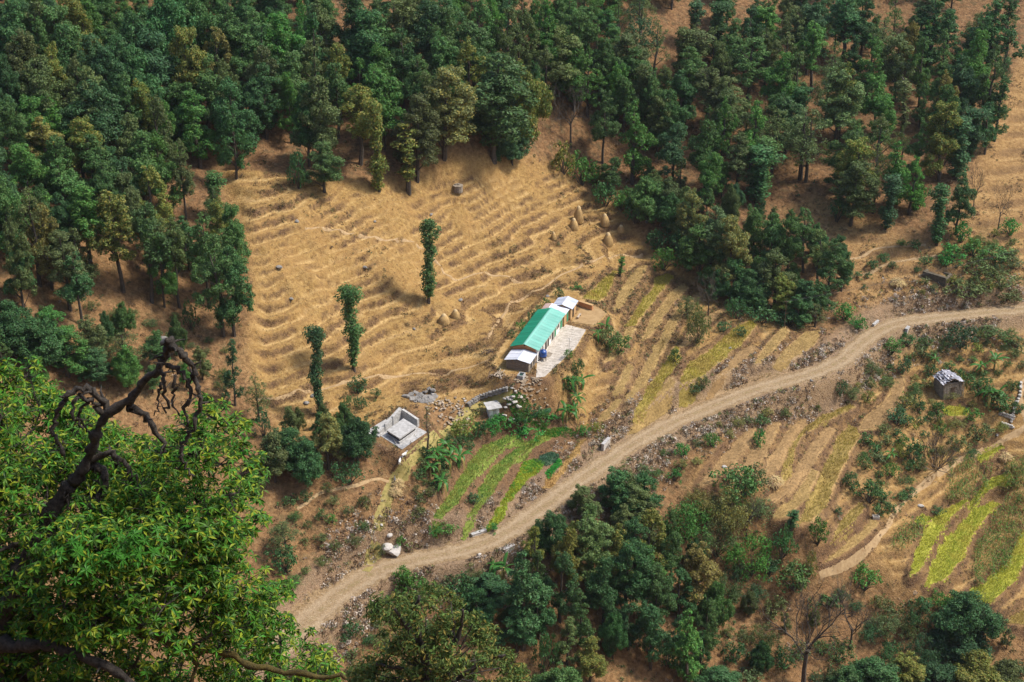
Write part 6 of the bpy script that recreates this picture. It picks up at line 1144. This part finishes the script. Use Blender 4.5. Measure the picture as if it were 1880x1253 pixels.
def addlimb(name, mat, *specs):
    m_ = MB()
    for s in specs:
        W, rr = limb(*s[0], **(s[1] if len(s) > 1 else {})); m_.tube(W - base1, rr, 8)
        # knots and stubs along the limb
        for k in rn.choice(len(W), max(2, len(W) // 4), replace=False):
            d = unit(rn.normal(size=3) + np.array([0, 0, .2])); L = rn.uniform(.10, .42); m_.tube([W[k] - base1, W[k] + d * L * .6 - base1, W[k] + d * L + rn.normal(size=3) * .05 - base1], [min(.03, rr[k] * .5), min(.02, rr[k] * .35), .005], 5)
            if L > .25: q_ = W[k] + d * L * .6; d2 = unit(d + rn.normal(size=3) * .8); m_.tube([q_ - base1, q_ + d2 * L * .5 - base1], [.012, .004], 4)
    return m_.build(name, mat, e1, True)
bp = px3(-70, 1530, 25.0)
addlimb('trunk', M_BARKN, (([(-70,1535),(-45,1330),(-5,1180),(30,1080),(62,1005),(100,938),(136,882)], .32, .12, 25.0, 26.0),), (([(-40,1420),(40,1250),(55,1130),(80,1010),(110,960)], .2, .1, 25.5, 26.5),))
addlimb('dead_branch', M_BARKN, (([(136,882),(156,856),(172,805),(197,764),(244,728),(290,677),(305,646),(308,626)], 0.10, .045, 26.0, 25.6, .03),), (([(308,626),(326,641),(346,661),(357,702),(367,728),(362,764),(346,800),(331,826),(336,851),(357,877)], .06, .022, 25.6, 25.3),),
        (([(305,666),(331,682),(351,713),(341,754),(346,780)], .05, .02, 25.6, 25.4),), (([(295,682),(303,723),(310,759)], .035, .015, 25.6),), (([(322,690),(318,730),(328,765)], .03, .012, 25.5),), (([(300,700),(290,735),(285,765)], .03, .012, 25.6),), (([(244,746),(269,769),(295,810),(298,835)], .07, .03, 25.8, 25.6),))
addlimb('dead_branch', M_BARKN, (([(197,764),(192,738),(167,715),(131,718),(110,743),(100,779),(110,815),(120,835)], .065, .025, 26.0, 25.7),), (([(190,770),(177,743),(151,731),(136,738),(138,769),(151,784)], .05, .02, 25.9, 25.6),), (([(160,735),(145,760),(160,790),(175,800)], .035, .015, 25.9),))
addlimb('dead_branch', M_BARKN, (([(156,856),(182,856),(192,882),(177,913),(192,933),(177,959),(131,964)], .08, .035, 26.0, 25.5),), (([(165,842),(197,833),(223,846),(236,864),(250,880)], .06, .025, 26.0, 25.6),), (([(136,882),(120,905),(128,935)], .04, .015, 26.0, 25.7),))
addlimb('low_branch', M_BARKN, (([(-40,1190),(40,1185),(120,1192),(200,1228),(270,1275)], .14, .07, 25.0, 24.0),), (([(60,1010),(30,1000),(-10,1020)], .06, .03, 25.6, 25.0),))
addlimb('mossy_branch', M_MOSS, (([(240,1150),(310,1180),(400,1198),(470,1225),(560,1240),(640,1250)], .09, .035, 25.6, 25.0),), (([(330,1185),(360,1220),(350,1262)], .06, .03, 25.5, 25.2),), (([(60,1140),(150,1150),(250,1155)], .12, .08, 25.8, 25.6),))
CROWN1 = np.array([(-120,640),(0,662),(60,655),(110,690),(150,712),(200,745),(260,790),(300,770),(345,735),(385,712),(415,735),(458,728),(476,790),(482,830),(505,880),(492,925),(508,960),(475,990),(488,1025),(522,1050),(555,1105),(590,1140),(622,1180),(645,1230),(690,1330),(-120,1400)], float)
def lf(P, d, nrm, L, W):
    """folded pointed leaves: 6 corners, 2 quads each"""
    s = unit(np.cross(nrm, d)); L = L[:, None]; W = W[:, None]; mid = P + d * L * .5; tip = P + d * L - nrm * L * .18
    a, b = mid + s * W * .5 + nrm * W * .18, mid - s * W * .5 + nrm * W * .18
    return np.stack([P, a, tip, b, mid - nrm * L * .02], 1)
def whorls(C, ax, n, L0):
    k = len(C); a = (np.arange(n)[None] * 2 * np.pi / n + rn.random((k, 1)) * 6.28 + rn.normal(size=(k, n)) * .25); t1 = unit(np.cross(ax, rn.normal(size=(k, 3)))); t2 = np.cross(ax, t1)
    out = np.cos(a)[..., None] * t1[:, None] + np.sin(a)[..., None] * t2[:, None]; lift = rn.uniform(-.55, .35, (k, n, 1)); d = unit(out + ax[:, None] * lift); nr = unit(ax[:, None] - d * (ax[:, None] * d).sum(-1, keepdims=True) + rn.normal(size=(k, n, 3)) * .25)
    nr = unit(nr - d * (nr * d).sum(-1, keepdims=True)); L = L0 * rn.uniform(.65, 1.2, (k, n)); P = np.repeat(C[:, None], n, 1)
    return P.reshape(-1, 3), d.reshape(-1, 3), nr.reshape(-1, 3), L.ravel()
cl = []; 
for layer, n in ((0, 270), (1, 160), (2, 150), (3, 70)):
    got = 0
    while got < n:
        u, v = rn.uniform(-110, 690), rn.uniform(640, 1390)
        if layer == 3: u, v = rn.uniform(60, 330), rn.uniform(705, 940)
        sd = float(inpoly(CROWN1, np.array([u]), np.array([v]))[0])
        if sd < (14 if layer == 0 else 30): continue
        if layer == 0 and rn.random() < .35 * (math.sin(u / 47.) * math.sin(v / 39. + u / 90.) > .45): continue
        if 30 < u < 250 and 690 < v < 930 and layer == 0: continue       # hollow in front of which the dead branches stand
        if 60 < u < 560 and 1150 < v < 1253 and layer == 0 and rn.random() < .7: continue
        Y = 28.4 - 3.6 * math.sqrt(min(1, sd / 230)) + (min(layer, 2) * 1.5) + rn.normal() * .35; cl.append((px3(u, v, Y), min(.62, .20 + sd / 200) * rn.uniform(.75, 1.1), layer)); got += 1
Ps, Ds, Ns, Ls = [], [], [], []; tw = MB()
for c, r, layer in cl:
    k = int(14 * (r / .5) ** 1.6) + 4; d = unit(rn.normal(size=(k, 3)) + np.array([.15, -.35, .55])); C = c + d * r * (.55 + .5 * rn.random((k, 1))) * np.array([1, 1, .75]); ax = unit(d * .6 + np.array([0, 0, .8]) + rn.normal(size=(k, 3)) * .2)
    p, dd, nn, L = whorls(C, ax, 8 if layer == 0 else 6, .15); Ps.append(p); Ds.append(dd); Ns.append(nn); Ls.append(L)
    for q in C[::3]: tw.tube([c - base1, (c + q) / 2 - base1 + rn.normal(size=3) * .03, q - base1], [.014, .009, .005], 3)
Ps, Ds, Ns, Ls = map(np.concatenate, (Ps, Ds, Ns, Ls)); Wd = Ls * rn.uniform(.27, .36, len(Ls)); LV = lf(Ps, Ds, Ns, Ls, Wd)
# connecting twigs from the limbs to each leaf bunch
hub = np.array([px3(u, v, y) for u, v, y in ((60, 1005, 26.4), (30, 1085, 26.2), (250, 1155, 26.5), (400, 1198, 26.3), (520, 1235, 26.0), (200, 1228, 25.4), (-5, 1180, 26))])
nodes = [h for h in hub]
for c, r, layer in sorted(cl, key=lambda q: ((hub - q[0]) ** 2).sum(1).min()):
    A = np.array(nodes); k = np.argmin(((A - c) ** 2).sum(1)); h_ = A[k]; m_ = (h_ + c) / 2 + np.array([0, 0, -.08]) + rn.normal(size=3) * .08; tw.tube([h_ - base1, m_ - base1, c - base1], [.026, .02, .014], 4); nodes.append(c)
tw.build('twigs', M_BARKN, e1)['kind'] = 'stuff'
dist = np.linalg.norm(Ps - np.array([0, 0, CAMZ]), axis=1); uu = Ps[:, 0] / (Ps[:, 1] * CP - (Ps[:, 2] - CAMZ) * SP) * FPX + 940; vis = uu > 5; order = np.argsort(np.where(vis, dist, 1e9)); near300 = order[:300]; rest = order[300:]
QF = lambda n: np.stack([np.arange(n) * 5 + a for a in (0, 1, 2, 4)], 1), 
def leafF(n): b_ = np.arange(n)[:, None] * 5; return np.concatenate([b_ + np.array([[0, 1, 2, 4]]), b_ + np.array([[0, 4, 2, 3]])])
fo = obj('foliage', mesh('foliage', (LV[rest] - base1).reshape(-1, 3), leafF(len(rest)), M_RHO), e1); fo['kind'] = 'stuff'
one = lf(np.zeros((1, 3)), np.array([[1., 0, 0]]), np.array([[0., 0, 1]]), np.ones(1), np.full(1, .31)); LM = mesh('leaf', one.reshape(-1, 3), leafF(1), M_RHO)
for i in near300:
    o = bpy.data.objects.new('leaf', LM); COL.objects.link(o); o.parent = e1; s = np.cross(Ns[i], Ds[i])
    M = Matrix(((Ds[i][0], s[0], Ns[i][0], 0), (Ds[i][1], s[1], Ns[i][1], 0), (Ds[i][2], s[2], Ns[i][2], 0), (0, 0, 0, 1))) @ Matrix.Scale(float(Ls[i]), 4); M.translation = Vector(Ps[i] - base1); o.matrix_local = M
print('foreground leaves', len(Ps))
# ---- open crowned oak further down the near slope
b2 = px3(835, 1485, 92.0); b2[2] = float(near(b2[1])) - .2; e2 = empty('open_crowned_oak', tuple(b2)); tag(e2, 'dark open crowned oak at the bottom edge below the road', 'tree')
C2 = np.array([(640,1235),(690,1180),(672,1130),(690,1100),(722,1078),(765,1066),(800,1072),(850,1088),(878,1112),(886,1150),(925,1168),(955,1215),(975,1260),(1000,1330),(620,1330)], float); m2 = MB()
for pts, r0, r1 in [([(835,1490),(822,1380),(800,1290),(790,1240),(775,1190)], .55, .3), ([(775,1190),(745,1150),(725,1120)], .28, .1), ([(785,1215),(760,1130),(770,1095)], .2, .08), ([(790,1235),(840,1170),(850,1120)], .24, .08), ([(800,1280),(880,1220),(930,1200)], .24, .08), ([(795,1260),(740,1230),(690,1220)], .22, .08), ([(815,1180),(835,1150),(830,1135)], .1, .05)]:
    W, rr = limb(pts, r0, r1, 92.0, 91.0, .05); m2.tube(W - b2, rr, 6)
puf = []
while len(puf) < 230:
    u, v = rn.uniform(620, 1000), rn.uniform(1060, 1330); sd = float(inpoly(C2, np.array([u]), np.array([v]))[0])
    if sd < 8: continue
    hole = math.sin(u / 19. + 1) * math.sin(v / 21. + u / 60.)
    if hole > .45 and rn.random() < .85: continue
    Y = 94.5 - 5.0 * math.sqrt(min(1, sd / 110)) + rn.choice([0, 0, 2.5, 5.0]) + rn.normal() * .5; c = px3(u, v, Y) - b2; r = rn.uniform(.45, .85); puf.append((c, np.array([r, r, r * .7])))
    if len(puf) % 4 == 0: h_ = px3(790, 1235, 91.5) - b2; m2.tube([h_, (h_ + c) / 2 + np.array([0, 0, -.5]) + rn.normal(size=3) * .3, c], [.09, .06, .03], 4)
m2.build('trunk', M_BARKN, e2, True); V, F = leaves_on(puf, 230, .34, rn, fill=.6, asp=.40); o = obj('crown', mesh('crown', V, F, leafmat('oak_leaves', (.088, .135, .034), .55, .22, .6, tip=(.24, .20, .05), tipamt=.15, spec=.15)), e2)
# ================================================================== thin valley haze
m = bpy.data.materials.new('valley_haze'); m.use_nodes = True; nt = m.node_tree; nt.nodes.clear()
o_ = nt.nodes.new('ShaderNodeOutputMaterial'); v_ = nt.nodes.new('ShaderNodeVolumePrincipled'); v_.inputs['Color'].default_value = (.86, .92, 1.0, 1); v_.inputs['Density'].default_value = .00004; v_.inputs['Anisotropy'].default_value = .2
nt.links.new(v_.outputs[0], o_.inputs['Volume'])
hz = MB().box(-340, 345, -60, 590, -130, 215).build('haze', m); tag(hz, 'thin pale haze over the whole valley', 'haze', kind='stuff')
